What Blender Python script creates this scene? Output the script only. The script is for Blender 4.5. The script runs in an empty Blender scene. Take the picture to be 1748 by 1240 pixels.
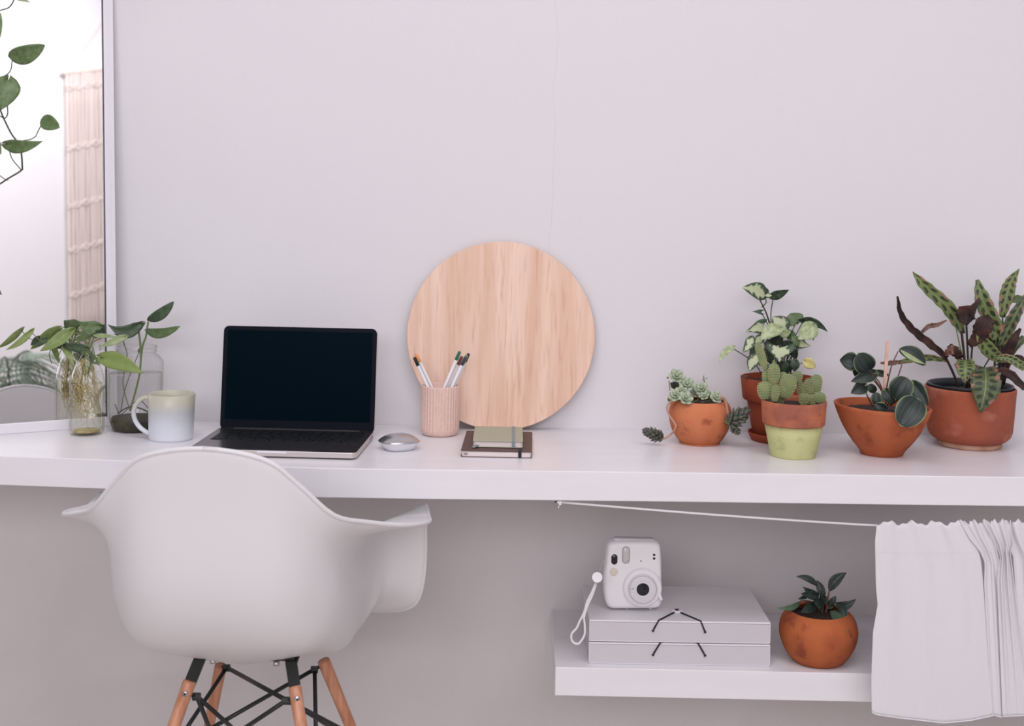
import bpy, bmesh, math, random
from mathutils import Vector as V, Matrix, noise
random.seed(7)
sc = bpy.context.scene
C = sc.collection
PI = math.pi

# ------------------------------------------------------------------ camera
F_PX, CX, CY = 2200.0, 874.0, 330.0
DIST = 2.604
DESK = 0.75
CAMP = V((0, -DIST, DESK + 0.473))
YAW, ROLL = 0.0085, 0.0176
Fw = V((-math.sin(YAW), math.cos(YAW), 0))
R0 = V((math.cos(YAW), math.sin(YAW), 0))
U0 = V((0, 0, 1))
Rt = (R0 * math.cos(ROLL) + U0 * math.sin(ROLL)).normalized()
Up = (U0 * math.cos(ROLL) - R0 * math.sin(ROLL)).normalized()
cam_d = bpy.data.cameras.new('camera')
cam = bpy.data.objects.new('camera', cam_d); C.objects.link(cam)
m = Matrix((Rt, Up, -Fw)).transposed().to_4x4(); m.translation = CAMP
cam.matrix_world = m
cam_d.sensor_width = 36; cam_d.lens = F_PX * 36 / 1748
cam_d.shift_y = -(620 - CY) / 1748
cam_d.clip_start = 0.05
cam_d.dof.use_dof = True; cam_d.dof.focus_distance = 2.33
cam_d.dof.aperture_fstop = (cam_d.lens / 1000) / 0.010
sc.camera = cam

# ------------------------------------------------------------------ world, lights, exposure
w = bpy.data.worlds.new('world'); sc.world = w; w.use_nodes = True
w.node_tree.nodes['Background'].inputs[0].default_value = (1.0, 0.95, 1.02, 1)
w.node_tree.nodes['Background'].inputs[1].default_value = 0.6
def area(name, loc, target, sx, sy, power, col=(1, .95, 1.02)):
    l = bpy.data.lights.new(name, 'AREA'); l.shape = 'RECTANGLE'; l.size = sx; l.size_y = sy
    l.energy = power; l.color = col
    o = bpy.data.objects.new(name, l); C.objects.link(o); o.location = loc
    o.rotation_euler = (V(target) - V(loc)).to_track_quat('-Z', 'Y').to_euler()
    return o
area('rear_fill_light', (-0.5, -4.3, 2.05), (0.1, 0, 0.8), 2.8, 1.1, 78)  # unseen lamp added behind the camera for frontal light; no window is built
area('overhead_fill_light', (-0.1, -2.0, 3.5), (-0.1, -1.5, 0), 2.6, 1.2, 62)  # unseen soft lamp added overhead to brighten the desktop and walls
area('back_wall_fill_light', (2.3, -3.3, 3.5), (2.4, -4.5, 1.0), 2.2, .5, 95)  # unseen lamp added to brighten the back wall that the mirror reflects
vs = sc.view_settings
vs.view_transform = 'Standard'; vs.look = 'None'; vs.gamma = 1; vs.use_curve_mapping = False
vs.exposure = -0.82
sc.cycles.transparent_max_bounces = 24

# ------------------------------------------------------------------ pixel helpers
def ray(px, py):
    return Fw + Rt * ((px - CX) / F_PX) - Up * ((py - CY) / F_PX)
def at_z(px, py, z=DESK):
    d = ray(px, py); return CAMP + d * ((z - CAMP.z) / d.z)
def at_y(px, py, Y):
    d = ray(px, py); return CAMP + d * ((Y - CAMP.y) / d.y)
def mpp(Y):                      # metres per pixel at depth Y
    return (Y - CAMP.y) / F_PX

# ------------------------------------------------------------------ materials
def S(r, g, b, a=1):
    f = lambda c: (c / 255 / 12.92) if c / 255 <= .04045 else ((c / 255 + .055) / 1.055) ** 2.4
    return (f(r), f(g), f(b), a)
def newmat(name):
    mt = bpy.data.materials.new(name); mt.use_nodes = True
    nt = mt.node_tree
    return mt, nt, nt.nodes['Principled BSDF']
def mat(name, col, rough=.5, metal=0, col2=None, scale=20, bump=0, bscale=200, stretch=(1, 1, 1), sharp=0, spec=.5, detail=4):
    mt, nt, p = newmat(name)
    p.inputs['Base Color'].default_value = col; p.inputs['Roughness'].default_value = rough
    p.inputs['Metallic'].default_value = metal; p.inputs['Specular IOR Level'].default_value = spec
    tc = nt.nodes.new('ShaderNodeTexCoord'); mp = nt.nodes.new('ShaderNodeMapping')
    nt.links.new(tc.outputs['Object'], mp.inputs[0]); mp.inputs['Scale'].default_value = stretch
    if col2:
        n = nt.nodes.new('ShaderNodeTexNoise'); n.inputs['Scale'].default_value = scale; n.inputs['Detail'].default_value = detail
        nt.links.new(mp.outputs[0], n.inputs[0])
        r = nt.nodes.new('ShaderNodeValToRGB'); r.color_ramp.elements[0].color = col; r.color_ramp.elements[1].color = col2
        r.color_ramp.elements[0].position = .35 + sharp; r.color_ramp.elements[1].position = .65 - sharp
        nt.links.new(n.outputs[0], r.inputs[0]); nt.links.new(r.outputs[0], p.inputs['Base Color'])
    if bump:
        n2 = nt.nodes.new('ShaderNodeTexNoise'); n2.inputs['Scale'].default_value = bscale; n2.inputs['Detail'].default_value = 3
        nt.links.new(mp.outputs[0], n2.inputs[0])
        b = nt.nodes.new('ShaderNodeBump'); b.inputs['Strength'].default_value = bump; b.inputs['Distance'].default_value = .002
        nt.links.new(n2.outputs[0], b.inputs['Height']); nt.links.new(b.outputs[0], p.inputs['Normal'])
    return mt
def math_n(nt, op, a, b=None, c=None):
    n = nt.nodes.new('ShaderNodeMath'); n.operation = op
    for i, x in enumerate((a, b, c)):
        if x is None: continue
        if isinstance(x, (int, float)): n.inputs[i].default_value = x
        else: nt.links.new(x, n.inputs[i])
    return n.outputs[0]
def mixc(nt, f, a, b):
    n = nt.nodes.new('ShaderNodeMix'); n.data_type = 'RGBA'
    if isinstance(f, (int, float)): n.inputs[0].default_value = f
    else: nt.links.new(f, n.inputs[0])
    for i, x in ((6, a), (7, b)):
        if isinstance(x, tuple): n.inputs[i].default_value = x
        else: nt.links.new(x, n.inputs[i])
    return n.outputs[2]
def sstep(nt, x, lo, hi):
    n = nt.nodes.new('ShaderNodeMapRange'); n.interpolation_type = 'SMOOTHSTEP'
    nt.links.new(x, n.inputs[0]); n.inputs[1].default_value = lo; n.inputs[2].default_value = hi
    return n.outputs[0]
def uvnodes(nt):
    u = nt.nodes.new('ShaderNodeUVMap'); s = nt.nodes.new('ShaderNodeSeparateXYZ')
    nt.links.new(u.outputs[0], s.inputs[0])
    av = math_n(nt, 'ABSOLUTE', math_n(nt, 'SUBTRACT', math_n(nt, 'MULTIPLY', s.outputs[1], 2.0), 1.0))
    return s.outputs[0], s.outputs[1], av
def objnoise(nt, scale, detail=3):
    tc = nt.nodes.new('ShaderNodeTexCoord'); n = nt.nodes.new('ShaderNodeTexNoise')
    n.inputs['Scale'].default_value = scale; n.inputs['Detail'].default_value = detail
    nt.links.new(tc.outputs['Object'], n.inputs[0]); return n.outputs[0]

def leafmat(name, base, alt, kind='plain', rough=.45, nscale=120, extra=None):
    mt, nt, p = newmat(name)
    u, v, av = uvnodes(nt)
    n = objnoise(nt, nscale)
    p.inputs['Roughness'].default_value = rough
    c = mixc(nt, sstep(nt, n, .4, .65), base, alt)
    if kind == 'plain':
        c = mixc(nt, sstep(nt, av, .06, .0), c, alt)
    elif kind == 'varieg':          # pale heart of the leaf, dark border, both ragged
        e = math_n(nt, 'ADD', math_n(nt, 'MULTIPLY', n, 1.5), math_n(nt, 'SUBTRACT', av, 1.05))
        ue = math_n(nt, 'ABSOLUTE', math_n(nt, 'SUBTRACT', u, .45))
        e = math_n(nt, 'ADD', e, math_n(nt, 'MULTIPLY', ue, .5))
        c = mixc(nt, sstep(nt, e, .22, .48), alt, base)
        c = mixc(nt, sstep(nt, av, .05, .0), c, extra or alt)
    elif kind == 'rattle':          # dark ovals left and right of the rib, brown edges
        sidef = math_n(nt, 'GREATER_THAN', v, .5)
        fu = math_n(nt, 'FRACT', math_n(nt, 'ADD', math_n(nt, 'MULTIPLY', u, 7.0), math_n(nt, 'ADD', math_n(nt, 'MULTIPLY', sidef, .5), math_n(nt, 'MULTIPLY', av, -.5))))
        cu_ = math_n(nt, 'MULTIPLY', math_n(nt, 'SUBTRACT', fu, .5), 1.15)
        cv_ = math_n(nt, 'MULTIPLY', math_n(nt, 'SUBTRACT', av, .47), 1.25)
        dd_ = math_n(nt, 'SQRT', math_n(nt, 'ADD', math_n(nt, 'MULTIPLY', cu_, cu_), math_n(nt, 'MULTIPLY', cv_, cv_)))
        c = mixc(nt, sstep(nt, math_n(nt, 'ADD', dd_, math_n(nt, 'MULTIPLY', n, .25)), .5, .42), c, S(40, 54, 32))
        c = mixc(nt, sstep(nt, av, .07, .0), c, S(134, 148, 92))
        n2 = objnoise(nt, 60)
        br = math_n(nt, 'MULTIPLY', sstep(nt, n2, .52, .6), sstep(nt, av, .45, .85))
        c = mixc(nt, br, c, S(150, 110, 92))
    elif kind == 'pep':             # dark leaf, silvery rays, pale border
        wv = math_n(nt, 'SINE', math_n(nt, 'MULTIPLY', av, 16.0))
        c = mixc(nt, math_n(nt, 'MULTIPLY', sstep(nt, wv, .3, 1), .28), base, S(78, 88, 84))
        c = mixc(nt, math_n(nt, 'MAXIMUM', sstep(nt, av, .9, .95), math_n(nt, 'MAXIMUM', sstep(nt, u, .955, .975), sstep(nt, u, .045, .025))), c, alt)
    nt.links.new(c, p.inputs['Base Color'])
    return mt

def glassmat(name, tint, ior=1.45, boost=1.0):
    mt = bpy.data.materials.new(name); mt.use_nodes = True; nt = mt.node_tree; nt.nodes.clear()
    o = nt.nodes.new('ShaderNodeOutputMaterial'); mx = nt.nodes.new('ShaderNodeMixShader')
    t = nt.nodes.new('ShaderNodeBsdfTransparent')
    lw = nt.nodes.new('ShaderNodeLayerWeight'); lw.inputs[0].default_value = .5
    nt.links.new(mixc(nt, math_n(nt, 'POWER', lw.outputs['Facing'], 3.5), tint, (tint[0] * .62, tint[1] * .64, tint[2] * .58, 1)), t.inputs[0])
    g = nt.nodes.new('ShaderNodeBsdfGlossy'); g.inputs['Roughness'].default_value = .04; g.inputs[0].default_value = (.9, .9, .9, 1)
    f = nt.nodes.new('ShaderNodeLayerWeight'); f.inputs[0].default_value = .5
    nt.links.new(math_n(nt, 'ADD', math_n(nt, 'MULTIPLY', math_n(nt, 'POWER', f.outputs['Facing'], 4.0), .5 * boost), .03), mx.inputs[0])
    nt.links.new(t.outputs[0], mx.inputs[1]); nt.links.new(g.outputs[0], mx.inputs[2]); nt.links.new(mx.outputs[0], o.inputs[0])
    return mt

WHITE = (.80, .80, .80, 1)
# painted plaster with a hairline crack
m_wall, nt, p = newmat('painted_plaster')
p.inputs['Roughness'].default_value = .8; p.inputs['Specular IOR Level'].default_value = .2
tc = nt.nodes.new('ShaderNodeTexCoord'); sp = nt.nodes.new('ShaderNodeSeparateXYZ'); nt.links.new(tc.outputs['Object'], sp.inputs[0])
nz = nt.nodes.new('ShaderNodeTexNoise'); nz.noise_dimensions = '1D'; nz.inputs['Scale'].default_value = 5; nz.inputs['Detail'].default_value = 6
nt.links.new(sp.outputs[2], nz.inputs['W'])
dx = math_n(nt, 'ABSOLUTE', math_n(nt, 'SUBTRACT', math_n(nt, 'SUBTRACT', sp.outputs[0], math_n(nt, 'MULTIPLY', nz.outputs[0], .03)), .045))
crack = math_n(nt, 'MULTIPLY', sstep(nt, dx, .0016, .0004), .07)
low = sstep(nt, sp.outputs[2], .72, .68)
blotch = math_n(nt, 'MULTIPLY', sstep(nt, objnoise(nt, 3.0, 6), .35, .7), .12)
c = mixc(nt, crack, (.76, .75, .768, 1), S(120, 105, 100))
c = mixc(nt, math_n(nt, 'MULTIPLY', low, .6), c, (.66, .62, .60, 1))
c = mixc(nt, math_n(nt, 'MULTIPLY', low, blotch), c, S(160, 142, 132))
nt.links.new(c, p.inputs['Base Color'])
b = nt.nodes.new('ShaderNodeBump'); b.inputs['Strength'].default_value = .25; b.inputs['Distance'].default_value = .001
nt.links.new(objnoise(nt, 180, 4), b.inputs['Height']); nt.links.new(b.outputs[0], p.inputs['Normal'])

m_paint = mat('white_wall_paint', (.82, .82, .82, 1), .8, bump=.1, bscale=120)
m_desk = mat('white_board_paint', (.81, .80, .82, 1), .3, col2=(.785, .775, .795, 1), scale=4, bump=.08, bscale=30, stretch=(1, 6, 6))
m_floor = mat('pale_floor', S(222, 214, 208), .5, col2=S(212, 204, 198), scale=3)
m_frame = mat('mirror_frame_white', (.80, .80, .84, 1), .35)
m_dark = mat('dark_gap', S(70, 72, 78), .5)
m_mir, nt, p = newmat('mirror_glass')
p.inputs['Base Color'].default_value = (.97, .97, .97, 1); p.inputs['Metallic'].default_value = 1; p.inputs['Roughness'].default_value = .0
m_glass = glassmat('clear_glass', (.99, .992, .99, 1), 1.45, 1.1)
m_water = glassmat('cutting_water', (.985, .985, .94, 1), 1.33, .4)
m_water2 = glassmat('clear_water', (.985, .982, .98, 1), 1.33, .3)
m_chair = mat('white_plastic', (.73, .73, .735, 1), .42, spec=.4)
m_legwood = mat('beech_leg', S(205, 150, 118), .35, col2=S(176, 116, 84), scale=14, stretch=(6, 6, .6))
m_black = mat('black_metal', S(28, 32, 32), .45)
m_screw = mat('zinc_screw', S(200, 200, 200), .25, metal=1)
m_alu = mat('space_grey_aluminium', S(205, 198, 196), .4, metal=.6)
m_lapdeck = mat('laptop_deck', S(128, 124, 128), .27, metal=.9)
m_screen = mat('glossy_screen', S(2, 18, 27), .3, spec=.02)
m_bezel = mat('screen_bezel', S(20, 24, 34), .4, spec=.05)
m_key = mat('key_black', S(10, 16, 22), .5)
m_silver = mat('brushed_silver', S(190, 190, 190), .3, metal=.9)
m_mug = None
m_pink = mat('pink_ceramic', S(232, 202, 190), .6, col2=S(224, 192, 178), scale=200)
m_penw = mat('pen_white', (.8, .8, .82, 1), .35)
m_soil = mat('dark_soil', S(38, 28, 26), .95, col2=S(72, 52, 44), scale=260, bump=.8, bscale=300)
m_paper = mat('page_edges', S(232, 222, 220), .8, col2=S(222, 212, 208), scale=30, stretch=(1, 1, 60))
m_strapw = mat('white_cord', (.80, .79, .80, 1), .7)

def terracotta(name, a, b2, c3, sc1=14, rough=.8):
    mt, nt, p = newmat(name)
    p.inputs['Roughness'].default_value = rough; p.inputs['Specular IOR Level'].default_value = .25
    c = mixc(nt, sstep(nt, objnoise(nt, sc1, 5), .38, .64), a, b2)
    c = mixc(nt, sstep(nt, objnoise(nt, sc1 * 2.3, 5), .55, .72), c, c3)
    nt.links.new(c, p.inputs['Base Color'])
    b = nt.nodes.new('ShaderNodeBump'); b.inputs['Strength'].default_value = .3; b.inputs['Distance'].default_value = .001
    nt.links.new(objnoise(nt, 400, 3), b.inputs['Height']); nt.links.new(b.outputs[0], p.inputs['Normal'])
    return mt
t_A = terracotta('terracotta_orange', S(206, 128, 88), S(196, 116, 78), S(150, 82, 58))
t_B = terracotta('terracotta_deep', S(154, 74, 48), S(142, 66, 44), S(120, 54, 38))
t_Cr = terracotta('terracotta_rim_damp', S(186, 112, 82), S(158, 96, 78), S(142, 86, 74), 22)
t_D = terracotta('terracotta_bowl', S(182, 102, 66), S(170, 90, 56), S(148, 76, 50))
t_E = terracotta('terracotta_old', S(166, 90, 64), S(152, 84, 68), S(180, 112, 90), 10)
t_F = terracotta('terracotta_ball', S(182, 102, 60), S(166, 88, 54), S(140, 72, 50))
t_foot = terracotta('terracotta_bleached_foot', S(202, 166, 142), S(182, 138, 112), S(150, 90, 66), 16)
t_green = terracotta('green_painted_clay', S(202, 204, 146), S(196, 198, 140), S(178, 182, 132), 18)

# round board wood
m_wood, nt, p = newmat('pale_veneer')
p.inputs['Roughness'].default_value = .5
tc = nt.nodes.new('ShaderNodeTexCoord'); mp = nt.nodes.new('ShaderNodeMapping'); nt.links.new(tc.outputs['Object'], mp.inputs[0])
mp.inputs['Scale'].default_value = (1, 1, .045)
n1 = nt.nodes.new('ShaderNodeTexNoise'); n1.inputs['Scale'].default_value = 26; n1.inputs['Detail'].default_value = 5; n1.inputs['Distortion'].default_value = .6
n2 = nt.nodes.new('ShaderNodeTexNoise'); n2.inputs['Scale'].default_value = 170; n2.inputs['Detail'].default_value = 4; n2.inputs['Distortion'].default_value = .4
nt.links.new(mp.outputs[0], n1.inputs[0]); nt.links.new(mp.outputs[0], n2.inputs[0])
c = mixc(nt, sstep(nt, n1.outputs[0], .3, .7), S(243, 214, 194), S(226, 188, 162))
c = mixc(nt, math_n(nt, 'MULTIPLY', sstep(nt, n2.outputs[0], .5, .75), .55), c, S(206, 158, 130))
nt.links.new(c, p.inputs['Base Color'])

# glazed mug: green-grey at the lip, pale blue-white below
m_mug, nt, p = newmat('mug_glaze')
p.inputs['Roughness'].default_value = .3
tc = nt.nodes.new('ShaderNodeTexCoord'); sp = nt.nodes.new('ShaderNodeSeparateXYZ'); nt.links.new(tc.outputs['Object'], sp.inputs[0])
h = math_n(nt, 'ADD', sp.outputs[2], math_n(nt, 'MULTIPLY', objnoise(nt, 60), .012))
r = nt.nodes.new('ShaderNodeValToRGB'); e = r.color_ramp.elements
e[0].position = .0; e[0].color = S(226, 228, 236); e[1].position = 1; e[1].color = S(192, 192, 168)
for ps, cc in ((.35, S(214, 220, 228)), (.6, S(194, 198, 200)), (.8, S(196, 196, 178))):
    q = e.new(ps); q.color = cc
nt.links.new(math_n(nt, 'MULTIPLY', h, 1 / .098), r.inputs[0]); nt.links.new(r.outputs[0], p.inputs['Base Color'])

# linen, a little see-through
m_linen = bpy.data.materials.new('white_linen'); m_linen.use_nodes = True; nt = m_linen.node_tree; p = nt.nodes['Principled BSDF']
p.inputs['Base Color'].default_value = (.90, .89, .91, 1); p.inputs['Roughness'].default_value = .9; p.inputs['Specular IOR Level'].default_value = .1
o = nt.nodes['Material Output']; tl = nt.nodes.new('ShaderNodeBsdfTranslucent'); tl.inputs[0].default_value = (.8, .78, .8, 1)
tr = nt.nodes.new('ShaderNodeBsdfTransparent'); mx = nt.nodes.new('ShaderNodeMixShader'); mx.inputs[0].default_value = .2
mx2 = nt.nodes.new('ShaderNodeMixShader'); mx2.inputs[0].default_value = .02
nt.links.new(p.outputs[0], mx.inputs[1]); nt.links.new(tl.outputs[0], mx.inputs[2]); nt.links.new(mx.outputs[0], mx2.inputs[1]); nt.links.new(tr.outputs[0], mx2.inputs[2]); nt.links.new(mx2.outputs[0], o.inputs[0])
tc = nt.nodes.new('ShaderNodeTexCoord'); mp = nt.nodes.new('ShaderNodeMapping'); mp.inputs['Scale'].default_value = (14, 1, .5)
n1 = nt.nodes.new('ShaderNodeTexNoise'); n1.inputs['Scale'].default_value = 40; nt.links.new(tc.outputs['Object'], mp.inputs[0]); nt.links.new(mp.outputs[0], n1.inputs[0])
b = nt.nodes.new('ShaderNodeBump'); b.inputs['Strength'].default_value = .12; b.inputs['Distance'].default_value = .002
nt.links.new(n1.outputs[0], b.inputs['Height']); nt.links.new(b.outputs[0], p.inputs['Normal'])

# frosted box plastic
m_frost = mat('frosted_plastic', (.60, .58, .60, 1), .35, spec=.5)
m_frostlid = mat("frosted_plastic_lid", (.78, .76, .78, 1), .3, spec=.5)

g_pothos = leafmat('pothos_leaf', S(82, 106, 62), S(102, 124, 80))
g_pothosd = leafmat('pothos_leaf_dark', S(54, 74, 50), S(74, 94, 66))
g_lime = leafmat('pothos_leaf_lime', S(120, 140, 78), S(134, 152, 92))
g_half = leafmat('pothos_leaf_two_tone', S(124, 144, 76), S(130, 150, 84))
g_pale = leafmat('pothos_leaf_pale', S(140, 158, 110), S(158, 172, 128))
g_syn = leafmat('arrowhead_leaf', S(66, 86, 62), S(188, 198, 160), 'varieg')
g_synp = leafmat('arrowhead_leaf_pale', S(150, 168, 120), S(186, 196, 158))
g_synd = leafmat('arrowhead_leaf_dark', S(48, 64, 52), S(72, 92, 68))
g_syng = leafmat('arrowhead_leaf_green', S(88, 112, 70), S(104, 126, 82))
g_yel = leafmat('yellow_leaf', S(222, 212, 140), S(212, 200, 132))
g_pep = leafmat('watermelon_leaf', S(28, 44, 38), S(128, 150, 106), 'pep', .42)
g_pepu = leafmat('leaf_underside', S(160, 178, 130), S(150, 168, 122))
g_rat = leafmat('rattlesnake_leaf', S(112, 128, 72), S(98, 114, 62), 'rattle')
g_ratd = leafmat('rattlesnake_leaf_dark', S(72, 84, 54), S(92, 104, 68), 'rattle')
g_brn = leafmat('withered_leaf', S(36, 20, 19), S(74, 44, 36), nscale=50, rough=.7)
g_brn2 = leafmat('withered_leaf_tan', S(120, 84, 70), S(82, 54, 46), nscale=50)
g_small = leafmat('narrow_leaf', S(30, 44, 40), S(50, 68, 60), rough=.4)
g_smallg = leafmat('narrow_leaf_light', S(70, 96, 74), S(92, 116, 90), rough=.4)
m_stemg = mat('green_stem', S(104, 124, 70), .5)
m_stemd = mat('dark_green_stem', S(50, 66, 44), .5)
m_stemr = mat('red_stem', S(110, 66, 56), .5)
m_stemb = mat('brown_stem', S(58, 42, 38), .6)
m_root = mat('pale_root', S(200, 188, 136), .6, col2=S(166, 148, 92), scale=80)
m_sed = mat('sediment', S(74, 70, 44), .9, col2=S(44, 40, 32), scale=120)
m_succ = mat('pale_succulent', S(186, 198, 172), .5, col2=S(168, 182, 154), scale=90)
m_succd = mat('dark_succulent', S(82, 98, 76), .5, col2=S(94, 84, 82), scale=90)
m_succg = mat('green_succulent', S(120, 138, 92), .5)
m_twine = mat('bare_trailing_stem', S(190, 150, 128), .7)
m_cac = mat('cactus_skin', S(104, 124, 82), .6, col2=S(128, 142, 90), scale=50)
m_cac2 = mat('cactus_skin_dark', S(92, 104, 68), .6, col2=S(116, 126, 80), scale=50)
m_spine = mat('cactus_spine', S(196, 192, 148), .7)
m_stake = mat('pale_stick', S(224, 186, 164), .6, col2=S(212, 170, 150), scale=90)
m_liner = mat('dark_plastic_liner', S(40, 46, 50), .4)

# ------------------------------------------------------------------ object helpers
ORG = {}
def tag(o, label=None, cat=None, group=None, kind=None):
    if label: o['label'] = label
    if cat: o['category'] = cat
    if group: o['group'] = group
    if kind: o['kind'] = kind
    return o
def thing(name, loc, label, cat, group=None):
    o = bpy.data.objects.new(name, None); o.empty_display_size = .02; C.objects.link(o); o.location = loc
    ORG[o.name] = V(loc); return tag(o, label, cat, group)
def obj(name, verts, faces, mt, parent=None, smooth=True, uv=None, org=None, mods=None, kind=None, label=None):
    """verts in world space; stored relative to the parent thing's base"""
    if parent is not None: og = ORG[parent.name]
    else: og = V(org) if org is not None else V((0, 0, 0))
    me = bpy.data.meshes.new(name)
    me.from_pydata([(V(v) - og)[:] for v in verts], [], faces)
    me.materials.append(mt)
    if smooth:
        me.polygons.foreach_set('use_smooth', [True] * len(me.polygons))
    if uv:
        l = me.uv_layers.new(name='UVMap')
        for lp in me.loops: l.data[lp.index].uv = uv[lp.vertex_index]
    me.validate()
    o = bpy.data.objects.new(name, me); C.objects.link(o)
    if parent is not None: o.parent = parent; ORG[o.name] = og
    else: o.location = og; ORG[o.name] = og
    if mods:
        for k, val in mods:
            if k == 'solid': q = o.modifiers.new('solid', 'SOLIDIFY'); q.thickness = val; q.offset = 0
            if k == 'sub': q = o.modifiers.new('sub', 'SUBSURF'); q.levels = q.render_levels = val
            if k == 'bevel': q = o.modifiers.new('bevel', 'BEVEL'); q.width = val; q.segments = 2; q.limit_method = 'ANGLE'
    if kind: o['kind'] = kind
    if label: o['label'] = label
    return o
def cm(pts, n=6):                # catmull-rom through points (tuples or vectors)
    P = [V(p) for p in pts]
    if len(P) < 3: return P
    P = [P[0] * 2 - P[1]] + P + [P[-1] * 2 - P[-2]]
    out = []
    for i in range(1, len(P) - 2):
        a, b_, c_, d = P[i - 1:i + 3]
        for k in range(n):
            t = k / n
            out.append(.5 * ((2 * b_) + (c_ - a) * t + (2 * a - 5 * b_ + 4 * c_ - d) * t * t + (3 * b_ - a - 3 * c_ + d) * t ** 3))
    out.append(P[-2]); return out
def tube_g(pts, r, seg=8, sm=6, taper=None):
    P = cm(pts, sm) if sm else [V(p) for p in pts]
    vs_, fs = [], []
    n = len(P); prev = None
    for i, p_ in enumerate(P):
        t = (P[min(i + 1, n - 1)] - P[max(i - 1, 0)]).normalized()
        if prev is None:
            a = t.cross(V((0, 0, 1)));
            if a.length < .1: a = t.cross(V((1, 0, 0)))
            a.normalize()
        else:
            a = (prev - t * prev.dot(t)).normalized()
        prev = a; b_ = t.cross(a)
        rr = r if taper is None else r + (taper - r) * i / (n - 1)
        for k in range(seg):
            an = 2 * PI * k / seg
            vs_.append(p_ + a * (rr * math.cos(an)) + b_ * (rr * math.sin(an)))
    for i in range(n - 1):
        for k in range(seg):
            k2 = (k + 1) % seg
            fs.append((i * seg + k, i * seg + k2, (i + 1) * seg + k2, (i + 1) * seg + k))
    fs.append(tuple(range(seg - 1, -1, -1))); fs.append(tuple((n - 1) * seg + k for k in range(seg)))
    return vs_, fs
def join(gs):
    vs_, fs = [], []
    for a, b_ in gs:
        o_ = len(vs_); vs_ += list(a); fs += [tuple(i + o_ for i in f) for f in b_]
    return vs_, fs
def tube(name, pts, r, mt, parent=None, **kw):
    ok = {k: kw.pop(k) for k in ('seg', 'sm', 'taper') if k in kw}
    v, f = tube_g(pts, r, **ok)
    return obj(name, v, f, mt, parent, **kw)
def lathe_g(c, prof, seg=48, squash=None):
    """prof [(r, z)] absolute z, revolved about the vertical through c; first/last with r=0 close it"""
    vs_, fs = [], []; idx = []
    for r, z in prof:
        if r < 1e-6: idx.append([len(vs_)]); vs_.append(V((c[0], c[1], z)))
        else:
            idx.append(list(range(len(vs_), len(vs_) + seg)))
            for k in range(seg):
                a = 2 * PI * k / seg; rr = r if squash is None else r * squash(a, z)
                vs_.append(V((c[0] + rr * math.cos(a), c[1] + rr * math.sin(a), z)))
    for i in range(len(prof) - 1):
        A, B = idx[i], idx[i + 1]
        for k in range(seg):
            k2 = (k + 1) % seg
            if len(A) == 1 and len(B) == 1: continue
            if len(A) == 1: fs.append((A[0], B[k2], B[k]))
            elif len(B) == 1: fs.append((A[k], A[k2], B[0]))
            else: fs.append((A[k], A[k2], B[k2], B[k]))
    return vs_, fs
def smooth_prof(prof, n=4):
    return [(max(0, p_.x), p_.y) for p_ in cm([(a, b_, 0) for a, b_ in prof], n)]
def lathe(name, c, prof, mt, parent=None, seg=48, squash=None, **kw):
    v, f = lathe_g(c, prof, seg, squash)
    return obj(name, v, f, mt, parent, **kw)
def box_g(c, ex, ey, ez, sx, sy, sz):
    """box centred at c with half sizes along unit axes"""
    vs_ = [V(c) + ex * (sx * a) + ey * (sy * b_) + ez * (sz * d) for a in (-1, 1) for b_ in (-1, 1) for d in (-1, 1)]
    return vs_, [(0, 1, 3, 2), (4, 6, 7, 5), (0, 4, 5, 1), (2, 3, 7, 6), (0, 2, 6, 4), (1, 5, 7, 3)]
X1, Y1, Z1 = V((1, 0, 0)), V((0, 1, 0)), V((0, 0, 1))
def box(name, lo, hi, mt, parent=None, bev=0, **kw):
    c = (V(lo) + V(hi)) / 2; s = (V(hi) - V(lo)) / 2
    v, f = box_g(c, X1, Y1, Z1, s.x, s.y, s.z)
    return obj(name, v, f, mt, parent, smooth=False, mods=[('bevel', bev)] if bev else None, **kw)
def rrect(w_, h_, r, n=5):       # rounded rectangle outline, centred
    o_ = []
    for sx, sy, a0 in ((1, 1, 0), (-1, 1, 90), (-1, -1, 180), (1, -1, 270)):
        for k in range(n + 1):
            a = math.radians(a0 + 90 * k / n)
            o_.append((sx * (w_ / 2 - r) + r * math.cos(a), sy * (h_ / 2 - r) + r * math.sin(a)))
    return o_
def prism_g(outline, c, ex, ey, ez, h0, h1, bevel=0):
    n = len(outline); vs_ = []
    layers = [(h0, 1)] if not bevel else [(h0, 0), (h0 + bevel, 1)]
    layers += [(h1, 1)] if not bevel else [(h1 - bevel, 1), (h1, 0)]
    for h_, full in layers:
        for x, y in outline:
            if not full:
                d = math.hypot(x, y) or 1; x, y = x - bevel * x / d, y - bevel * y / d
            vs_.append(V(c) + ex * x + ey * y + ez * h_)
    fs = [tuple(range(n - 1, -1, -1))]
    for l in range(len(layers) - 1):
        for k in range(n): k2 = (k + 1) % n; fs.append((l * n + k, l * n + k2, (l + 1) * n + k2, (l + 1) * n + k))
    b0 = (len(layers) - 1) * n; fs.append(tuple(range(b0, b0 + n)))
    return vs_, fs

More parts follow.
